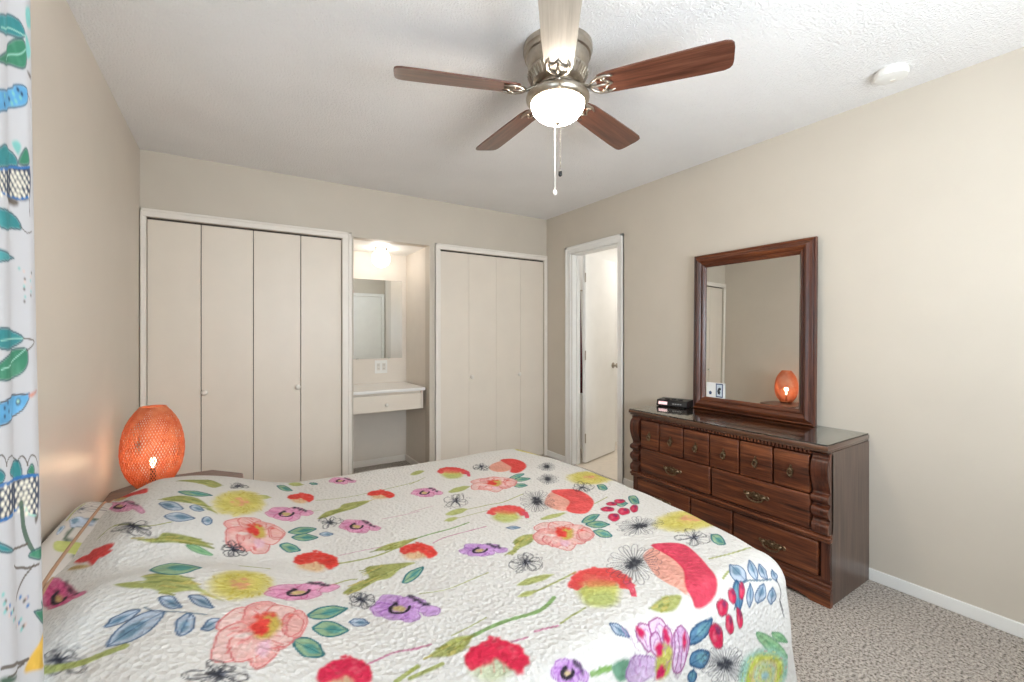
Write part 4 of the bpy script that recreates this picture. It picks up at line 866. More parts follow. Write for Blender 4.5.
# ------------------------------------------------------------------ curtain
CW, CZ0 = 0.56, 0.715                      # cloth width along the folds, height of the hem
def curtain_xyz(w, z):
    k = 2 * np.pi / 0.118
    y = 0.986 - w * 0.80 - 0.002 * np.sin(2 * k * (w - 0.03))
    amp = 0.0032 + 0.0012 * np.clip((2.0 - z) / 1.4, 0, 1)
    x = -0.266 + amp * np.sin(k * (w - 0.018)) + 0.0015 * np.sin(3.1 * z + 9 * w) + 0.017 * np.clip((2.05 - z) / 1.3, 0, 1)
    return x, y, z

CURTAIN_PRINT = [
('P','ct',[(0.195,1.655),(0.167,1.675),(0.09,1.708),(0.067,1.708),(0.058,1.696),(0.094,1.678),(0.167,1.652),(0.191,1.649)]),
('S','ctl',0.003,[(0.167,1.658),(0.09,1.689),(0.058,1.696)]),
('P','cg',[(0.185,1.61),(0.169,1.62),(0.107,1.66),(0.086,1.678),(0.064,1.688),(0.052,1.675),(0.058,1.65),(0.096,1.635),(0.169,1.611)]),
('S','ctl',0.003,[(0.139,1.628),(0.082,1.658),(0.056,1.677)]),
('P','cp',[(0.054,1.738),(0.026,1.751),(0.017,1.729),(0.047,1.714)]),
('P','cp',[(0.056,1.7),(0.037,1.694),(0.022,1.686),(0.049,1.666)]),
('P','cb',[(0.051,1.647),(0.021,1.65),(0.036,1.642)]),
('P','bird',[(0.197,1.563),(0.17,1.575),(0.101,1.6),(0.09,1.61),(0.071,1.619),(0.052,1.619),(0.052,1.6),(0.081,1.583),(0.103,1.572),(0.17,1.547),(0.197,1.536)]),
('D','cp',0.006,(0.154,1.573)),
('D','navy',0.006,(0.105,1.584)),
('D','cp',0.006,(0.092,1.597)),
('D','navy',0.006,(0.081,1.608)),
('D','cp',0.006,(0.096,1.581)),
('D','navy',0.006,(0.155,1.561)),
('D','cp',0.006,(0.075,1.599)),
('D','navy',0.006,(0.071,1.606)),
('D','cp',0.006,(0.086,1.589)),
('S','cb',0.003,[(0.052,1.613),(0.037,1.608),(0.032,1.599)]),
('P','ct',[(0.199,1.465),(0.184,1.49),(0.172,1.5),(0.148,1.509),(0.094,1.511),(0.084,1.498),(0.099,1.492),(0.174,1.473)]),
('P','cg',[(0.081,1.501),(0.073,1.519),(0.06,1.53),(0.049,1.522),(0.049,1.509)]),
('P','cp',[(0.097,1.525),(0.084,1.533),(0.075,1.528),(0.081,1.514),(0.088,1.516)]),
('P','navy',[(0.199,1.458),(0.174,1.469),(0.099,1.49),(0.045,1.505),(0.047,1.462),(0.082,1.448),(0.174,1.439),(0.199,1.437)]),
('S','cblue',0.006,[(0.199,1.459),(0.174,1.47),(0.099,1.49),(0.045,1.505)]),
('S','cblue',0.006,[(0.174,1.439),(0.099,1.447),(0.082,1.45),(0.047,1.461)]),
('D','cream',0.0065,(0.18,1.465)),
('D','cream',0.0065,(0.163,1.469)),
('D','cream',0.0065,(0.116,1.479)),
('D','cream',0.0065,(0.096,1.484)),
('D','cream',0.0065,(0.084,1.486)),
('D','cream',0.0065,(0.073,1.49)),
('D','cream',0.0065,(0.06,1.492)),
('D','cream',0.0065,(0.172,1.461)),
('D','cream',0.0065,(0.152,1.465)),
('D','cream',0.0065,(0.101,1.476)),
('D','cream',0.0065,(0.09,1.479)),
('D','cream',0.0065,(0.079,1.481)),
('D','cream',0.0065,(0.067,1.484)),
('D','cream',0.0065,(0.051,1.487)),
('D','cream',0.0065,(0.18,1.454)),
('D','cream',0.0065,(0.163,1.458)),
('D','cream',0.0065,(0.118,1.467)),
('D','cream',0.0065,(0.096,1.472)),
('D','cream',0.0065,(0.084,1.473)),
('D','cream',0.0065,(0.073,1.476)),
('D','cream',0.0065,(0.06,1.479)),
('D','cream',0.0065,(0.172,1.45)),
('D','cream',0.0065,(0.152,1.454)),
('D','cream',0.0065,(0.103,1.464)),
('D','cream',0.0065,(0.09,1.467)),
('D','cream',0.0065,(0.079,1.469)),
('D','cream',0.0065,(0.067,1.472)),
('D','cream',0.0065,(0.051,1.475)),
('D','cream',0.0065,(0.18,1.442)),
('D','cream',0.0065,(0.165,1.445)),
('D','cream',0.0065,(0.12,1.454)),
('D','cream',0.0065,(0.096,1.459)),
('D','cream',0.0065,(0.084,1.461)),
('D','cream',0.0065,(0.075,1.462)),
('D','cream',0.0065,(0.062,1.465)),
('D','cream',0.0065,(0.174,1.437)),
('D','cream',0.0065,(0.154,1.442)),
('D','cream',0.0065,(0.103,1.451)),
('D','cream',0.0065,(0.09,1.454)),
('D','cream',0.0065,(0.081,1.454)),
('D','cream',0.0065,(0.069,1.458)),
('D','cream',0.0065,(0.052,1.461)),
('P','cb',[(0.152,1.44),(0.088,1.447),(0.094,1.436)]),
('S','cb',0.004,[(0.047,1.47),(0.051,1.448),(0.049,1.431)]),
('P','ct',[(0.193,1.415),(0.176,1.418),(0.101,1.425),(0.077,1.409),(0.101,1.403),(0.176,1.393)]),
('S','cb',0.003,[(0.081,1.411),(0.062,1.404),(0.041,1.409)]),
('P','ct',[(0.2,1.362),(0.178,1.364),(0.096,1.362),(0.178,1.349),(0.2,1.348)]),
('D','cp',0.004,(0.084,1.349)),
('D','cb',0.004,(0.071,1.335)),
('D','cdot',0.004,(0.049,1.324)),
('D','cp',0.004,(0.071,1.309)),
('D','cb',0.004,(0.047,1.346)),
('D','cdot',0.004,(0.071,1.331)),
('D','cp',0.004,(0.051,1.318)),
('D','cb',0.004,(0.073,1.302)),
('D','cdot',0.004,(0.051,1.34)),
('D','cp',0.004,(0.073,1.324)),
('D','cb',0.004,(0.052,1.312)),
('D','cdot',0.004,(0.073,1.346)),
('D','cp',0.004,(0.052,1.334)),
('D','cb',0.004,(0.073,1.32)),
('P','ct',[(0.197,1.254),(0.18,1.262),(0.109,1.259),(0.077,1.248),(0.109,1.235),(0.182,1.235)]),
('P','cg',[(0.197,1.207),(0.182,1.218),(0.144,1.227),(0.077,1.234),(0.066,1.221),(0.073,1.204),(0.103,1.193),(0.184,1.194)]),
('S','ctl',0.003,[(0.182,1.208),(0.112,1.215),(0.073,1.232)]),
('S','ctl',0.003,[(0.182,1.246),(0.109,1.248),(0.077,1.248)]),
('S','cb',0.004,[(0.077,1.248),(0.039,1.243),(0.069,1.23)]),
('S','cdot',0.003,[(0.032,1.235),(0.032,1.219)]),
('P','bird',[(0.204,1.157),(0.184,1.165),(0.118,1.169),(0.075,1.166),(0.064,1.166),(0.071,1.154),(0.096,1.14),(0.185,1.135),(0.204,1.13)]),
('P','cred',[(0.066,1.165),(0.028,1.168),(0.058,1.16)]),
('D','navy',0.01,(0.092,1.157)),
('D','ctl',0.005,(0.092,1.158)),
('D','navy',0.005,(0.174,1.157)),
('D','navy',0.005,(0.157,1.151)),
('D','navy',0.005,(0.174,1.146)),
('D','navy',0.005,(0.137,1.143)),
('D','navy',0.005,(0.161,1.163)),
('S','cb',0.003,[(0.184,1.165),(0.118,1.169),(0.075,1.166)]),
('S','cb',0.003,[(0.185,1.135),(0.096,1.14),(0.071,1.154)]),
('S','cb',0.004,[(0.197,1.085),(0.193,1.094),(0.185,1.097),(0.176,1.091),(0.17,1.08)]),
('S','cb',0.004,[(0.172,1.08),(0.165,1.088),(0.146,1.089),(0.103,1.078),(0.097,1.066)]),
('S','cb',0.004,[(0.097,1.067),(0.094,1.075),(0.086,1.078),(0.079,1.072),(0.073,1.061)]),
('S','cb',0.004,[(0.075,1.061),(0.069,1.071),(0.06,1.074),(0.045,1.067),(0.034,1.052)]),
('P','ct',[(0.154,1.064),(0.148,1.075),(0.099,1.075),(0.088,1.061),(0.088,1.049),(0.101,1.049)]),
('P','cg',[(0.075,1.05),(0.067,1.06),(0.06,1.06),(0.054,1.052),(0.058,1.044)]),
('P','ct',[(0.193,1.078),(0.187,1.078),(0.176,1.069),(0.184,1.061),(0.193,1.064)]),
('P','navy',[(0.206,1.055),(0.187,1.055),(0.094,1.047),(0.032,1.038),(0.037,0.991),(0.052,0.981),(0.077,0.992),(0.081,1.003),(0.154,1.01),(0.189,1.011),(0.208,1.016)]),
('S','cblue',0.008,[(0.206,1.057),(0.187,1.058),(0.094,1.049),(0.032,1.038)]),
('S','cblue',0.008,[(0.189,1.013),(0.154,1.01),(0.084,1.005)]),
('S','ctl',0.006,[(0.081,1.002),(0.073,0.989),(0.049,0.98)]),
('D','cream',0.0075,(0.176,1.053)),
('D','cream',0.0075,(0.155,1.05)),
('D','cream',0.0075,(0.103,1.041)),
('D','cream',0.0075,(0.088,1.039)),
('D','cream',0.0075,(0.077,1.038)),
('D','cream',0.0075,(0.064,1.038)),
('D','cream',0.0075,(0.043,1.035)),
('D','cream',0.0075,(0.184,1.046)),
('D','cream',0.0075,(0.167,1.046)),
('D','cream',0.0075,(0.131,1.038)),
('D','cream',0.0075,(0.096,1.033)),
('D','cream',0.0075,(0.082,1.031)),
('D','cream',0.0075,(0.071,1.03)),
('D','cream',0.0075,(0.056,1.028)),
('D','cream',0.0075,(0.176,1.039)),
('D','cream',0.0075,(0.155,1.036)),
('D','cream',0.0075,(0.103,1.027)),
('D','cream',0.0075,(0.09,1.024)),
('D','cream',0.0075,(0.079,1.022)),
('D','cream',0.0075,(0.066,1.022)),
('D','cream',0.0075,(0.045,1.019)),
('D','cream',0.0075,(0.184,1.033)),
('D','cream',0.0075,(0.169,1.031)),
('D','cream',0.0075,(0.135,1.024)),
('D','cream',0.0075,(0.096,1.017)),
('D','cream',0.0075,(0.084,1.016)),
('D','cream',0.0075,(0.073,1.014)),
('D','cream',0.0075,(0.058,1.013)),
('D','cream',0.0075,(0.178,1.025)),
('D','cream',0.0075,(0.157,1.022)),
('D','cream',0.0075,(0.103,1.011)),
('D','cream',0.0075,(0.09,1.01)),
('D','cream',0.0075,(0.079,1.008)),
('D','cream',0.0075,(0.066,1.006)),
('D','cream',0.0075,(0.047,1.003)),
('D','cream',0.0075,(0.184,1.019)),
('D','cream',0.0075,(0.169,1.017)),
('D','cream',0.0075,(0.14,1.011)),
('D','cream',0.0075,(0.096,1.003)),
('D','cream',0.0075,(0.084,1.002)),
('D','cream',0.0075,(0.073,0.999)),
('D','cream',0.0075,(0.058,0.997)),
('D','cream',0.0075,(0.079,0.992)),
('D','cream',0.0075,(0.067,0.991)),
('D','cream',0.0075,(0.049,0.988)),
('S','cst',0.014,[(0.09,1.011),(0.088,0.994),(0.086,0.975),(0.077,0.95),(0.062,0.928)]),
('P','cb',[(0.056,0.981),(0.039,0.98),(0.054,0.97)]),
('S','cb',0.006,[(0.079,0.948),(0.094,0.95),(0.148,0.961)]),
('P','ct',[(0.202,0.991),(0.189,0.983),(0.148,0.961),(0.189,0.972)]),
('P','cg',[(0.075,0.926),(0.067,0.933),(0.026,0.925),(0.022,0.912),(0.039,0.911)]),
('S','cb',0.006,[(0.142,0.937),(0.094,0.92),(0.079,0.912),(0.043,0.906)]),
('S','cb',0.006,[(0.064,0.911),(0.079,0.906),(0.09,0.901),(0.116,0.881)]),
('D','cp',0.0055,(0.187,0.916)),
('D','cb',0.0055,(0.154,0.883)),
('D','cdot',0.0055,(0.088,0.834)),
('D','cblue',0.0055,(0.17,0.895)),
('D','cp',0.0055,(0.097,0.847)),
('D','cb',0.0055,(0.182,0.905)),
('D','cdot',0.0055,(0.118,0.859)),
('D','cblue',0.0055,(0.082,0.87)),
('D','cp',0.0055,(0.161,0.883)),
('D','cb',0.0055,(0.092,0.834)),
('D','cdot',0.0055,(0.176,0.894)),
('D','cblue',0.0055,(0.103,0.845)),
('D','cp',0.0055,(0.185,0.903)),
('D','cb',0.0055,(0.146,0.867)),
('D','cdot',0.0055,(0.084,0.87)),
('D','cblue',0.0055,(0.167,0.883)),
('D','cp',0.0055,(0.096,0.832)),
('D','cb',0.0055,(0.18,0.894)),
('D','cdot',0.0055,(0.109,0.845)),
('D','cblue',0.0055,(0.081,0.858)),
('D','cp',0.0055,(0.155,0.869)),
('D','cb',0.0055,(0.088,0.869)),
('D','cdot',0.0055,(0.172,0.883)),
('D','cblue',0.0055,(0.097,0.879)),
('D','cp',0.0055,(0.184,0.892)),
('D','cb',0.0055,(0.137,0.851)),
('P','cg',[(0.067,0.842),(0.021,0.828),(0.036,0.845),(0.026,0.825),(0.028,0.807)]),
('P','cyel',[(0.084,0.778),(0.062,0.787),(0.028,0.792),(0.034,0.771),(0.036,0.751),(0.028,0.74),(0.088,0.764)]),
('S','cb',0.008,[(0.193,0.823),(0.169,0.814),(0.092,0.784),(0.084,0.781)]),
('S','cb',0.006,[(0.18,0.804),(0.139,0.792),(0.092,0.781)]),
('P','cst',[(0.184,0.796),(0.14,0.785),(0.169,0.8),(0.195,0.811),(0.195,0.803)]),
]

ct = thing('curtain', (-0.27, 0.75, 2.30), 'white curtain printed with teal leaves, birds and seed pods on the left', 'curtain')
cc = Canvas(330, 1200, CW, 2.28, (190, 189, 191), 9)
paint(cc, CURTAIN_PRINT, 0.62)
k0 = int(np.searchsorted(cc.t, CZ0)); cc.t = cc.t[k0:]; cc.c = cc.c[:, k0:]; cc.nt = len(cc.t)
o = cloth_mesh('curtain_cloth', cc, curtain_xyz, M['curtain'], None, 0.002)
o.parent = ct; o.location = (0.27, -0.75, -2.30)
RODX, RODZ = -0.268, 2.318
rod = thing('curtain_rod', (RODX, 0.35, RODZ), 'slim metal curtain rod above the left window', 'curtain rod')
MB().tube([(0, -0.80, 0), (0, 0.70, 0)], 0.010, 12).build('rod', M['nickel'], rod, 60)
for y in (-0.82, 0.72): MB().sphere((0, y, 0), 0.018).build('finial', M['nickel'], rod, 180)
for y in (-0.70, 0.675): MB().tube([(0, y, 0), (XL - RODX, y, 0)], 0.006, 8).lathe([(0.022, 0), (0.022, 0.006), (0.008, 0.008)], (0, 0, 0), 16, True, Matrix.Translation((XL - RODX, y, 0)) @ Matrix.Rotation(R(90), 4, 'Y')).build('bracket', M['nickel'], rod, 60)
for k in range(5):
    MB().tube([(RODX + 0.27 + 0.016 * math.cos(a), 0.945 - k * 0.094 - 0.75, RODZ - 2.30 - 0.012 + 0.026 * math.sin(a)) for a in np.linspace(0, 6.283, 17)[:-1]], 0.003, 6, closed=True).build('curtain_ring', M['nickel'], ct, 180)
# ------------------------------------------------------------------ nightstand and woven lamp
NC = (-0.213, 2.672, 0.0)
def octo(hx, hy, cx_, cy_):
    return [(-hx + cx_, -hy), (hx - cx_, -hy), (hx, -hy + cy_), (hx, hy - cy_), (hx - cx_, hy), (-hx + cx_, hy), (-hx, hy - cy_), (-hx, -hy + cy_)]
def octo_prism(m, hx, hy, cx_, cy_, z0, z1, bev=0.0):
    if bev:
        p0, p1 = octo(hx, hy, cx_, cy_), octo(hx - bev, hy - bev, cx_, cy_)
        m.prism(p0, lambda u, v: (u, v, z0), lambda u, v: (u, v, z1 - bev)); k = len(m.v)
        n = 8; m.v += [(u, v, z1 - bev) for u, v in p0] + [(u, v, z1) for u, v in p1]; m.f += [tuple(range(k + n, k + 2 * n))] + [(k + i, k + (i + 1) % n, k + n + (i + 1) % n, k + n + i) for i in range(n)]
    else: m.prism(octo(hx, hy, cx_, cy_), lambda u, v: (u, v, z0), lambda u, v: (u, v, z1))
    return m
t = thing('nightstand', NC, 'dark brown eight-sided wooden nightstand under the woven lamp', 'nightstand')
octo_prism(MB(), 0.268, 0.248, 0.135, 0.150, 0.486, 0.512, 0.006).build('table_top', M['table_wood'], t)
octo_prism(MB(), 0.235, 0.215, 0.118, 0.130, 0.06, 0.486).build('cabinet', M['table_wood'], t)
octo_prism(MB(), 0.250, 0.230, 0.126, 0.140, 0.0, 0.06, 0.008).build('plinth', M['table_wood'], t)
dr = MB().box((-0.005, -0.075, 0.11), (0.012, 0.075, 0.44), 0.004).build('door', M['table_wood'], t, loc=(0.236, 0, 0))
knob_mb((0.012, 0.055, 0.29), (1, 0, 0), 0.011, 0.022).build('knob', M['bronze'], dr, 60)

LC = (-0.318, 2.735, 0.512)
t = thing('woven_lamp', LC, 'egg-shaped woven bamboo table lamp glowing orange on the nightstand', 'table lamp')
LP = [(0.078, 0.016), (0.108, 0.045), (0.133, 0.085), (0.148, 0.130), (0.154, 0.180), (0.150, 0.230), (0.138, 0.280), (0.118, 0.325), (0.090, 0.362), (0.064, 0.388)]
LP = [(r_ * 0.79, z_) for r_, z_ in LP]
LPs = catmull(LP, False, 4)
def lr(f):
    q = f * (len(LPs) - 1); i = min(int(q), len(LPs) - 2); a = LPs[i] + (LPs[i + 1] - LPs[i]) * (q - i); return float(a[0]), float(a[1])
wv = MB()
NS_ = 60
for fam in (-1, 1):
    for k in range(NS_):
        vs = []; fs = []; nseg = 36
        for i in range(nseg + 1):
            f = i / nseg; r0, z0 = lr(f); a = 2 * PI * k / NS_ + fam * f * 1.75
            off = 0.0012 * math.sin(f * 40 + k * PI * fam) + (0.0012 if fam > 0 else -0.0004)
            for da, dr_ in ((-1, 0), (1, 0), (1, 0.0014), (-1, 0.0014)):
                wdt = 0.0021; aa = a + da * wdt / max(r0, 0.03); rr = r0 + off + dr_
                vs.append((rr * math.cos(aa), rr * math.sin(aa), z0))
        for i in range(nseg):
            for j in range(4): fs.append((i * 4 + j, i * 4 + (j + 1) % 4, i * 4 + 4 + (j + 1) % 4, i * 4 + 4 + j))
        wv.add(vs, fs)
wv.build('woven_shade', M['bamboo'], t)
for r_, z_ in ((0.050, 0.389), (0.064, 0.017)): MB().tube([(r_ * math.cos(a), r_ * math.sin(a), z_) for a in np.linspace(0, 2 * PI, 49)[:-1]], 0.0040, 8, closed=True).build('shade_rim', M['bamboo'], t, 180)
MB().lathe([(0.060, 0), (0.063, 0.004), (0.063, 0.012), (0.056, 0.016), (0.014, 0.020), (0.010, 0.095), (0.007, 0.097)], n=40).build('base', M['lamp_base'], t, 40)
MB().lathe([(0.008, 0.095), (0.009, 0.105), (0.012, 0.118), (0.013, 0.130), (0.010, 0.140), (0.005, 0.145), (0.001, 0.146)], n=24).build('bulb', M['bulb'], t, 180)
point('woven_lamp_light', (LC[0], LC[1], LC[2] + 0.165), 1.0, (1.0, 0.70, 0.42), 0.02)

# ------------------------------------------------------------------ dresser
DO = (2.53, 1.5075, 0.0)
t = thing('dresser', DO, 'reddish brown wooden dresser with carved pilasters and bronze pulls', 'dresser')
D = lambda: MB(DO)
D().box((2.335, 0.935, 0.03), (2.750, 2.080, 0.700), 0.002).build('carcass', M['groove'], t)
for y0, y1 in ((0.918, 0.940), (2.075, 2.099)): D().box((2.328, y0, 0.0), (2.752, y1, 0.708), 0.002).build('side_panel', M['wood_side_glare'], t)
tp = D().box((2.284, 0.916, 0.720), (2.753, 2.107, 0.742), 0.005, 3)
tp.box((2.294, 0.920, 0.708), (2.752, 2.101, 0.721), 0.004, 2).build('top', M['wood_top'], t, 30)
dt = D()
for k in range(58): y = 1.002 + k * (1.030 / 57); dt.box((2.300, y - 0.0052, 0.692), (2.320, y + 0.0052, 0.708), 0.001, 1)
dt.box((2.319, 0.995, 0.688), (2.34, 2.030, 0.708)).build('dentil_molding', M['wood_h'], t)
PF = [(0.330, 0.000), (0.334, 0.026), (0.350, 0.032), (0.372, 0.030), (0.385, 0.012), (0.398, 0.010), (0.412, 0.026), (0.434, 0.034), (0.450, 0.026), (0.458, 0.008), (0.470, 0.008), (0.480, 0.028), (0.496, 0.034), (0.508, 0.024), (0.514, 0.006), (0.530, 0.006), (0.560, 0.020), (0.600, 0.032), (0.640, 0.034), (0.668, 0.026), (0.684, 0.010), (0.700, 0.014)]
for y0, y1 in ((0.918, 0.988), (2.027, 2.097)):
    pp = [(float(x), float(z)) for z, x in catmull([np.array(q) for q in PF], False, 3)]
    poly = [(2.322 - x, z) for x, z in pp] + [(2.345, 0.700), (2.345, 0.330)]
    D().prism(poly, lambda u, v, y=y0: (u, y, v), lambda u, v, y=y1: (u, y, v)).build('pilaster', M['wood_v'], t, 45)
wm = D().box((2.292, 0.912, 0.306), (2.330, 2.103, 0.322), 0.006, 3); wm.box((2.302, 0.914, 0.292), (2.330, 2.101, 0.308), 0.005, 2); wm.box((2.306, 0.914, 0.320), (2.330, 2.101, 0.332), 0.004, 2)
wm.build('waist_molding', M['wood_h'], t, 30)
for y0, y1 in ((0.920, 0.958), (2.055, 2.093)): D().box((2.316, y0, 0.11), (2.345, y1, 0.296), 0.003).build('stile', M['wood_v'], t)
bs = D()
for x0, z0, z1 in ((2.316, 0.098, 0.122), (2.308, 0.080, 0.101), (2.299, 0.058, 0.083)): bs.box((x0, 0.914, z0), (2.330, 2.101, z1), 0.006, 3)
ap = [(0.914, 0.0), (0.914, 0.060), (2.101, 0.060), (2.101, 0.0), (2.02, 0.0), (2.00, 0.010), (1.96, 0.016), (1.90, 0.014)]
ap += [(1.90 - i * 0.0985, 0.014 + (0.006 if i % 2 else 0.012)) for i in range(1, 8)] + [(1.115, 0.014), (1.055, 0.016), (1.015, 0.010), (0.995, 0.0)]
bs.prism(ap, lambda u, v: (2.304, u, v), lambda u, v: (2.330, u, v))
bs.build('plinth', M['wood_h'], t, 30)
def batwing(y, z, x):
    """wide pull: ornate backplate, two posts and a hanging bail"""
    m = MB(DO)
    half = [(0, .019), (.012, .023), (.022, .015), (.036, .018), (.050, .013), (.060, .016), (.068, .004), (.060, -.006), (.050, -.003), (.038, -.014), (.024, -.010), (.012, -.020), (0, -.016)]
    poly = [(float(a), float(b)) for a, b in catmull([np.array(q) for q in half + [(-u, v) for u, v in half[-2:0:-1]]], True, 2)]
    m.prism(poly, lambda u, v: (x, y + u, z + v), lambda u, v: (x - 0.0035, y + u * .96, z + v * .94))
    for s_ in (-1, 1): m.lathe([(0.007, 0), (0.009, 0.003), (0.005, 0.008), (0.006, 0.014), (0.001, 0.018)], (0, 0, 0), 12, True, Matrix.Translation((x - 0.003, y + s_ * .042, z + .004)) @ Vector((0, 0, 1)).rotation_difference(Vector((-1, 0, 0))).to_matrix().to_4x4())
    m.tube([(x - 0.013 - 0.004 * math.sin(PI * q), y + .042 * math.cos(PI * q), z + .004 - .028 * math.sin(PI * q) ** .8) for q in np.linspace(0, 1, 15)], [0.0030 + 0.002 * math.sin(PI * q) for q in np.linspace(0, 1, 15)], 8)
    m.sphere((x - 0.004, y, z + 0.003), 0.006, 0.010, 0.009, 12)
    return m
def droppull(y, z, x):
    m = MB(DO)
    half = [(0, .032), (.006, .026), (.005, .018), (.014, .010), (.013, -.004), (.007, -.012), (.009, -.020), (.004, -.028), (0, -.033)]
    poly = [(float(a), float(b)) for a, b in catmull([np.array(q) for q in half + [(-u, v) for u, v in half[-2:0:-1]]], True, 2)]
    m.prism(poly, lambda u, v: (x, y + u, z + v), lambda u, v: (x - 0.003, y + u * .95, z + v * .96))
    m.sphere((x - 0.008, y, z + 0.010), 0.008, 0.007, 0.007, 12)
    m.tube([(x - 0.012 - 0.002 * math.sin(q), y + .010 * math.sin(q), z - .006 + .014 * math.cos(q)) for q in np.linspace(0, 2 * PI, 17)[:-1]], 0.0028, 8, closed=True)
    m.sphere((x - 0.012, y, z - 0.021), 0.005, 0.005, 0.006, 10)
    return m
ye = [2.018, 1.867, 1.689, 1.516, 1.340, 1.166, 0.996]
for i in range(6):
    d_ = D().box((2.300, ye[i + 1] + 0.004, 0.503), (2.340, ye[i] - 0.004, 0.684), 0.006, 3).build('drawer', M['wood_h'], t, 30)
    droppull((ye[i] + ye[i + 1]) / 2, 0.588, 2.3005).build('pull', M['bronze'], d_, 40)
for y1, y0 in ((2.018, 1.512), (1.502, 0.996)):
    d_ = D().box((2.300, y0, 0.336), (2.340, y1, 0.497), 0.008, 3).build('drawer', M['wood_h'], t, 30)
    batwing((y0 + y1) / 2, 0.412, 2.3005).build('pull', M['bronze'], d_, 40)
for y1, y0 in ((2.046, 1.646), (1.638, 1.384), (1.376, 0.966)):
    d_ = D().box((2.304, y0, 0.126), (2.340, y1, 0.286), 0.008, 3).build('drawer', M['wood_h'], t, 30)
    if y1 != 1.638: batwing((y0 + y1) / 2, 0.190, 2.3045).build('pull', M['bronze'], d_, 40)
tag(MB((2.52, 1.5075, 0.742)).box((2.288, 0.920, 0.7423), (2.750, 2.102, 0.7475), 0.0015, 2).build('glass_sheet', M['glass'], None, loc=(2.52, 1.5075, 0.742)), 'clear glass sheet protecting the top of the dresser', 'glass sheet')

# mirror standing on the dresser
MY0, MY1, MZ0, MZ1 = 1.139, 1.893, 0.0005, 1.043
t = thing('dresser_mirror', (2.692, 1.516, 0.7478), 'rectangular mirror in a molded reddish wood frame standing on the dresser', 'mirror')
t.rotation_euler = (0, R(0.9), 0)
FP = [(0, -0.002), (0, 0.018), (0.005, 0.024), (0.011, 0.020), (0.016, 0.022), (0.026, 0.036), (0.040, 0.042), (0.052, 0.036), (0.060, 0.025), (0.064, 0.029), (0.072, 0.027), (0.079, 0.017), (0.086, 0.011), (0.086, -0.002)]
y0, y1, z0, z1 = MY0 - 1.516, MY1 - 1.516, MZ0, MZ1
cor = [(y0, z0, 1, 1), (y1, z0, -1, 1), (y1, z1, -1, -1), (y0, z1, 1, -1)]
for k in range(4):
    a, b = cor[k], cor[(k + 1) % 4]; n = len(FP)
    vs = [(0.014 - d_, c_[0] + c_[2] * u, c_[1] + c_[3] * u) for c_ in (a, b) for u, d_ in FP]
    fs = [(i, i + 1, n + i + 1, n + i) for i in range(n - 1)] + [(0, n, 2 * n - 1, n - 1), tuple(range(n)), tuple(range(n, 2 * n))[::-1]]
    MB().add(vs, fs).build('frame_rail' if k % 2 == 0 else 'frame_stile', M['wood_h'] if k % 2 == 0 else M['wood_v'], t, 28)
MB().box((0.008, y0 + 0.080, z0 + 0.080), (0.012, y1 - 0.080, z1 - 0.080)).build('mirror_glass', M['mirror'], t)
MB().box((0.0165, y0 + 0.01, z0 + 0.01), (0.024, y1 - 0.01, z1 - 0.01)).build('backing', M['groove'], t)
# postcard tucked in the mirror's lower corner
t = thing('postcard', (2.6985, 1.731, 0.8352), 'white postcard with a blue stamp picture tucked into the mirror corner', 'postcard')
t.rotation_euler = (0, R(0.9), 0)
MB().box((-0.0010, -0.066, 0.0), (0.0, 0.066, 0.098), 0.0003, 1).build('card', M['paper'], t)
p = MB()
for a in ((-0.052, 0.004, -0.046, 0.094), (-0.008, 0.004, -0.002, 0.094), (-0.052, 0.004, -0.002, 0.011), (-0.052, 0.087, -0.002, 0.094)): p.box((-0.0016, a[0], a[1]), (-0.0010, a[2], a[3]))
p.build('picture_border', M['ink'], t)
MB().box((-0.0013, -0.047, 0.010), (-0.0010, -0.007, 0.088)).build('picture_ground', M['cardpale'], t)
MB().prism([(-0.030, .022), (-0.018, .026), (-0.012, .044), (-0.018, .062), (-0.030, .070), (-0.040, .062), (-0.036, .052), (-0.028, .050), (-0.034, .040)], lambda u, v: (-0.0012, u, v), lambda u, v: (-0.0018, u, v)).build('picture_figure', M['inkdark'], t)
cb_ = MB()
cb_.prism([(.030, .018), (.044, .018), (.048, .034), (.037, .042), (.026, .034)], lambda u, v: (-0.0010, u, v), lambda u, v: (-0.0015, u, v)); cb_.build('crest_print', M['ink'], t)

# clock radio
t = thing('clock_radio', (2.568, 1.979, 0.7477), 'small black clock radio with a red display on the dresser', 'clock radio', rz=R(-74.4))
cr = MB(); prof = [(0.0, 0.010), (0.010, 0.040), (0.018, 0.046), (0.118, 0.050), (0.126, 0.044), (0.126, 0.008), (0.118, 0.004), (0.006, 0.004)]
cr.prism(prof, lambda u, v: (-0.106, u, v), lambda u, v: (0.106, u, v)).build('case', M['black'], t, 30)
ang = Matrix.Rotation(math.atan2(0.010, 0.030) * -1, 4, 'X')
def face(x0, x1, z0, z1, d_, name, mat):
    f = lambda z, e: 0.010 * (z - 0.010) / 0.030 - e
    MB().add([(x0, f(z0, d_), z0), (x1, f(z0, d_), z0), (x1, f(z1, d_), z1), (x0, f(z1, d_), z1), (x0, f(z0, -.002), z0), (x1, f(z0, -.002), z0), (x1, f(z1, -.002), z1), (x0, f(z1, -.002), z1)],
             [(0, 1, 2, 3), (4, 5, 6, 7), (0, 1, 5, 4), (1, 2, 6, 5), (2, 3, 7, 6), (3, 0, 4, 7)]).build(name, mat, t)
face(-0.092, -0.030, 0.015, 0.035, 0.0010, 'display', M['red_led'])
M['greybtn'] = plain('grey_button', (150, 150, 150), 0.5)
for k in range(4): face(0.006 + k * 0.017, 0.018 + k * 0.017, 0.021, 0.027, 0.0012, 'button', M['greybtn'])
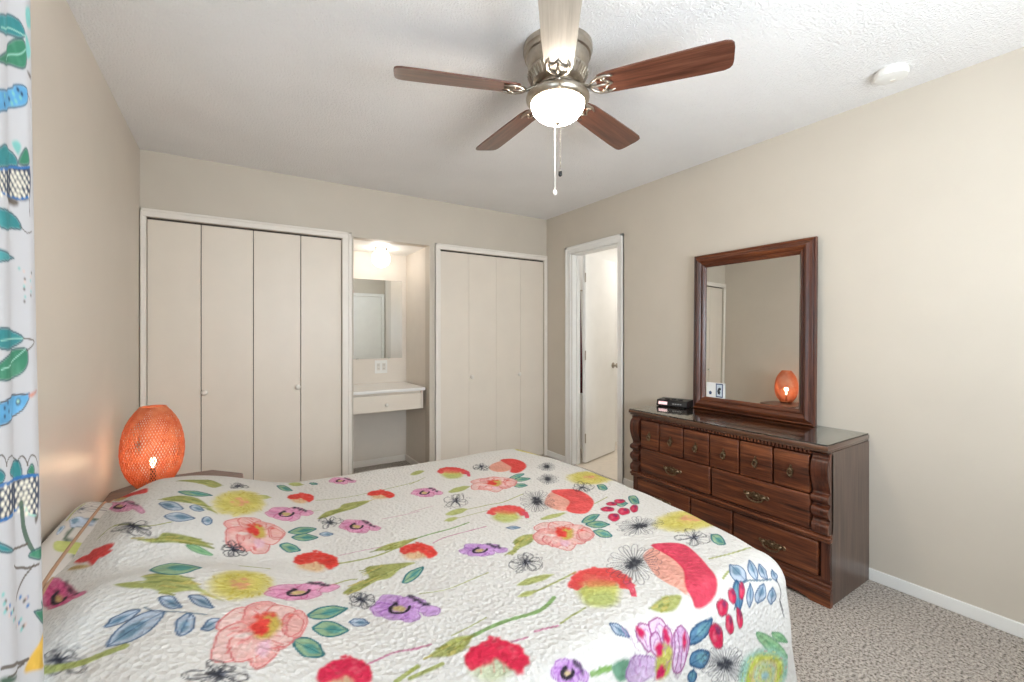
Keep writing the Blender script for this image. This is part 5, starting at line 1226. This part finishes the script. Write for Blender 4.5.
for k in range(3): MB().box((-0.06 + k * 0.045, 0.04, 0.047), (-0.03 + k * 0.045, 0.058, 0.0530), 0.002).build('button', M['black'], t)
for sx in (-0.09, 0.09):
    for sy in (0.02, 0.11): MB().lathe([(0.007, 0.0), (0.008, 0.005)], (sx, sy, 0), 12).build('foot', M['rubber'], t)

# ------------------------------------------------------------------ ceiling fan
FC = (1.143, 1.440, 0.0)
t = thing('ceiling_fan', (FC[0], FC[1], H), 'ceiling fan with five wooden blades, nickel housing and lit glass bowl', 'ceiling fan')
O = (0, 0, -H)
hs = MB((0, 0, H)).lathe([(0.143, 2.4395), (0.143, 2.418), (0.139, 2.413), (0.137, 2.398), (0.130, 2.394), (0.130, 2.386), (0.127, 2.380), (0.124, 2.350), (0.118, 2.342), (0.122, 2.338), (0.122, 2.330), (0.104, 2.296), (0.085, 2.286), (0.04, 2.284)], n=64).build('motor_housing', M['nickel'], t, 35)
vf = MB((0, 0, H))
for k in range(40):
    a = 2 * PI * k / 40; mt = Matrix.Rotation(a, 4, 'Z') @ Matrix.Translation((0.1145, 0, 2.313)) @ Matrix.Rotation(R(28), 4, 'Y')
    vf.box((-0.003, -0.0028, -0.020), (0.005, 0.0028, 0.018), 0.001, 1, mt)
vf.build('motor_vents', M['nickel'], t)
MB((0, 0, H)).lathe([(0.03, 2.288), (0.080, 2.286), (0.084, 2.280), (0.084, 2.270), (0.076, 2.266), (0.05, 2.264)], n=48).build('flywheel', M['nickel'], t, 35)
MB((0, 0, H)).lathe([(0.045, 2.268), (0.056, 2.264), (0.060, 2.256), (0.060, 2.246), (0.080, 2.243), (0.112, 2.243), (0.124, 2.241), (0.130, 2.236), (0.1315, 2.229), (0.130, 2.221), (0.124, 2.212), (0.117, 2.207), (0.109, 2.206)], n=64).build('light_fitter', M['nickel'], t, 35)
bw = [(0.1110 * math.cos(q), 2.210 - 0.080 * math.sin(q)) for q in np.linspace(0, PI / 2 - 0.02, 16)]
tag(MB((0, 0, H)).lathe([(0.105, 2.214)] + bw, n=48).build('glass_bowl', M['fan_glass'], t, 180), 'lit white glass bowl')
MB((0, 0, H)).lathe([(0.012, 2.1305), (0.010, 2.126), (0.004, 2.121), (0.001, 2.120)], n=16).build('finial', M['nickel'], t, 180)
hw = [(0.165, 0.036), (0.172, 0.047), (0.21, 0.055), (0.35, 0.062), (0.55, 0.068), (0.625, 0.068), (0.645, 0.062), (0.654, 0.050), (0.657, 0.030)]
for k in range(5):
    a = R(-55.7 + 72 * k); mz = Matrix.Rotation(a, 4, 'Z') @ Matrix.Translation((0, 0, 2.254 - H)) @ Matrix.Rotation(R(-12), 4, 'X')
    bl_ = MB(); pl = [(x, y) for x, y in hw] + [(x, -y) for x, y in hw[::-1]]
    bl_.prism(pl, lambda u, v: (u, v, -0.003), lambda u, v: (u, v, 0.003))
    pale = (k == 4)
    b_ = bl_.build('blade', M['blade_glare'] if pale else M['blade'], t); b_.matrix_local = mz
    if pale: tag(b_, 'wooden blade turned towards the viewer, pale glare painted into its colour')
    ar = MB()
    ar.tube([(0.078, 0, 0.020), (0.105, 0, 0.012), (0.135, 0, -0.004), (0.165, 0, -0.008), (0.20, 0, -0.007)], [0.0075, 0.007, 0.0065, 0.006, 0.005], 8)
    for s_ in (-1, 1):
        ar.tube([(0.135, 0, -0.004), (0.148, s_ * 0.024, -0.006), (0.172, s_ * 0.040, -0.007), (0.205, s_ * 0.043, -0.007), (0.232, s_ * 0.034, -0.007)], [0.006, 0.006, 0.0065, 0.006, 0.003], 8)
        ar.tube([(0.205, s_ * 0.043, -0.007), (0.196, s_ * 0.026, -0.007), (0.205, s_ * 0.012, -0.007), (0.225, 0, -0.007)], [0.005, 0.005, 0.005, 0.003], 8)
        ar.lathe([(0.006, -0.0125), (0.007, -0.010), (0.007, -0.004)], (0.190, s_ * 0.028, 0), 10)
    ar.lathe([(0.012, -0.002), (0.012, 0.028)], (0.084, 0, 0), 12)
    arm = ar.build('blade_arm', M['nickel'], b_, 180)
FWD = Vector((math.sin(0.5678), math.cos(0.5678), 0)); RGT = Vector((math.cos(0.5678), -math.sin(0.5678), 0))
for (f_, r_, z_end, mt, lb, nm) in ((0.134, 0.002, 1.893, M['white'], 'white pull cord ending in a white ball', 'pull_cord'), (-0.1335, -0.004, 1.880, M['nickel'], 'beaded metal pull chain', 'pull_chain')):
    q = FWD * f_ + RGT * r_
    c_ = MB((0, 0, H)); n_ = int((2.228 - z_end) / 0.006)
    if nm == 'pull_chain':
        for i in range(n_): c_.sphere((q.x, q.y, 2.228 - i * 0.006), 0.0018, n=6)
        c_.tube([(q.x, q.y, 2.232), (q.x, q.y, z_end)], 0.0007, 6)
    else: c_.tube([(q.x, q.y, 2.232), (q.x, q.y, z_end)], 0.0021, 8)
    o_ = tag(c_.build(nm, mt, t, 180), lb)
    e_ = MB((0, 0, H))
    if nm == 'pull_cord': e_.lathe([(0.003, z_end + 0.004), (0.007, z_end), (0.0095, z_end - 0.008), (0.009, z_end - 0.015), (0.005, z_end - 0.020), (0.001, z_end - 0.021)], (q.x, q.y, 0), 14)
    else: e_.lathe([(0.002, z_end + 0.003), (0.007, z_end), (0.0075, z_end - 0.014), (0.004, z_end - 0.019), (0.001, z_end - 0.020)], (q.x, q.y, 0), 14)
    e_.build('pull_knob', mt if nm == 'pull_cord' else M['black'], o_, 180)

# smoke detector
t = thing('smoke_detector', (2.497, 0.752, H), 'round white smoke detector on the ceiling near the right wall', 'smoke detector')
MB((0, 0, H)).lathe([(0.054, 2.4398), (0.054, 2.432), (0.052, 2.430)], n=40).build('base', M['white'], t, 40)
MB((0, 0, H)).lathe([(0.050, 2.432), (0.061, 2.429), (0.062, 2.412), (0.058, 2.403), (0.046, 2.400), (0.020, 2.399), (0.001, 2.399)], n=48).build('cover', M['white'], t, 35)
MB((0, 0, H)).lathe([(0.010, 2.3995), (0.009, 2.397), (0.001, 2.397)], (0.022, 0.0, 0), 16).build('test_button', M['trim'], t, 60)

# ------------------------------------------------------------------ vanity niche
VO = (1.14, 3.99, 0.0)
t = thing('vanity_counter', VO, 'white counter with one shallow drawer built into the niche', 'vanity')
V = lambda: MB(VO)
V().box((N0 + 0.001, 3.712, 0.757), (1.457, NB - 0.001, 0.783), 0.004, 2).build('counter_top', M['counter'], t)
V().box((N0 + 0.001, 3.755, 0.726), (1.440, NB - 0.001, 0.757)).build('rail', M['door'], t)
dr = V().box((N0 + 0.003, 3.732, 0.596), (1.423, 3.752, 0.737), 0.003, 1)
dr.box((N0 + 0.010, 3.752, 0.605), (1.415, 4.15, 0.722))
dr = dr.build('drawer', M['door'], t)
knob_mb((1.113 - VO[0], 3.732 - VO[1], 0.655), (0, -1, 0), 0.016, 0.028).build('knob', M['knobw'], dr, 60)
V().box((1.425, 3.732, 0.596), (1.442, NB - 0.001, 0.757), 0.002, 1).build('support_panel', M['door'], t)
t = thing('wall_mirror', (1.15, NB, 1.40), 'frameless mirror on the back wall of the niche above the counter', 'mirror')
MB((1.15, NB, 1.40)).box((0.872, NB - 0.006, 1.020), (1.430, NB - 0.001, 1.777), 0.0015, 1).build('mirror_glass', M['mirror'], t)
for x in (1.0, 1.3):
    MB((1.15, NB, 1.40)).box((x - 0.008, NB - 0.009, 1.014), (x + 0.008, NB - 0.0005, 1.026), 0.001, 1).build('clip', M['glass'], t)
t = thing('globe_light', (1.145, 4.0, NZ), 'lit white globe light on the ceiling of the niche', 'ceiling light')
MB((0, 0, NZ)).lathe([(0.055, NZ - 0.0005), (0.057, NZ - 0.010), (0.045, NZ - 0.020), (0.040, NZ - 0.024)], n=32).build('base', M['nickel'], t, 40)
gl = MB((0, 0, NZ)).sphere((0, 0, NZ - 0.096), 0.080, n=32).build('globe', M['niche_glass'], t, 180)
t = thing('outlet_plate', (1.223, NB, 0.940), 'white double outlet plate under the niche mirror', 'outlet')
MB().box((-0.060, -0.006, -0.062), (0.060, -0.0005, 0.062), 0.002, 2).build('plate', M['white'], t)
M['ivory'] = plain('ivory_socket', (222, 216, 206), 0.4)
for sx in (-0.026, 0.026):
    so = MB().box((sx - 0.016, -0.009, -0.034), (sx + 0.016, -0.006, 0.034), 0.0012, 1).build('socket', M['ivory'], t)
    for sz in (-0.017, 0.017):
        for dx in (-0.005, 0.005): MB().box((sx + dx - 0.001, -0.0094, sz - 0.004), (sx + dx + 0.001, -0.0088, sz + 0.004)).build('slot', M['black'], so)
# every top-level lamp object is light only; nothing else is left untagged
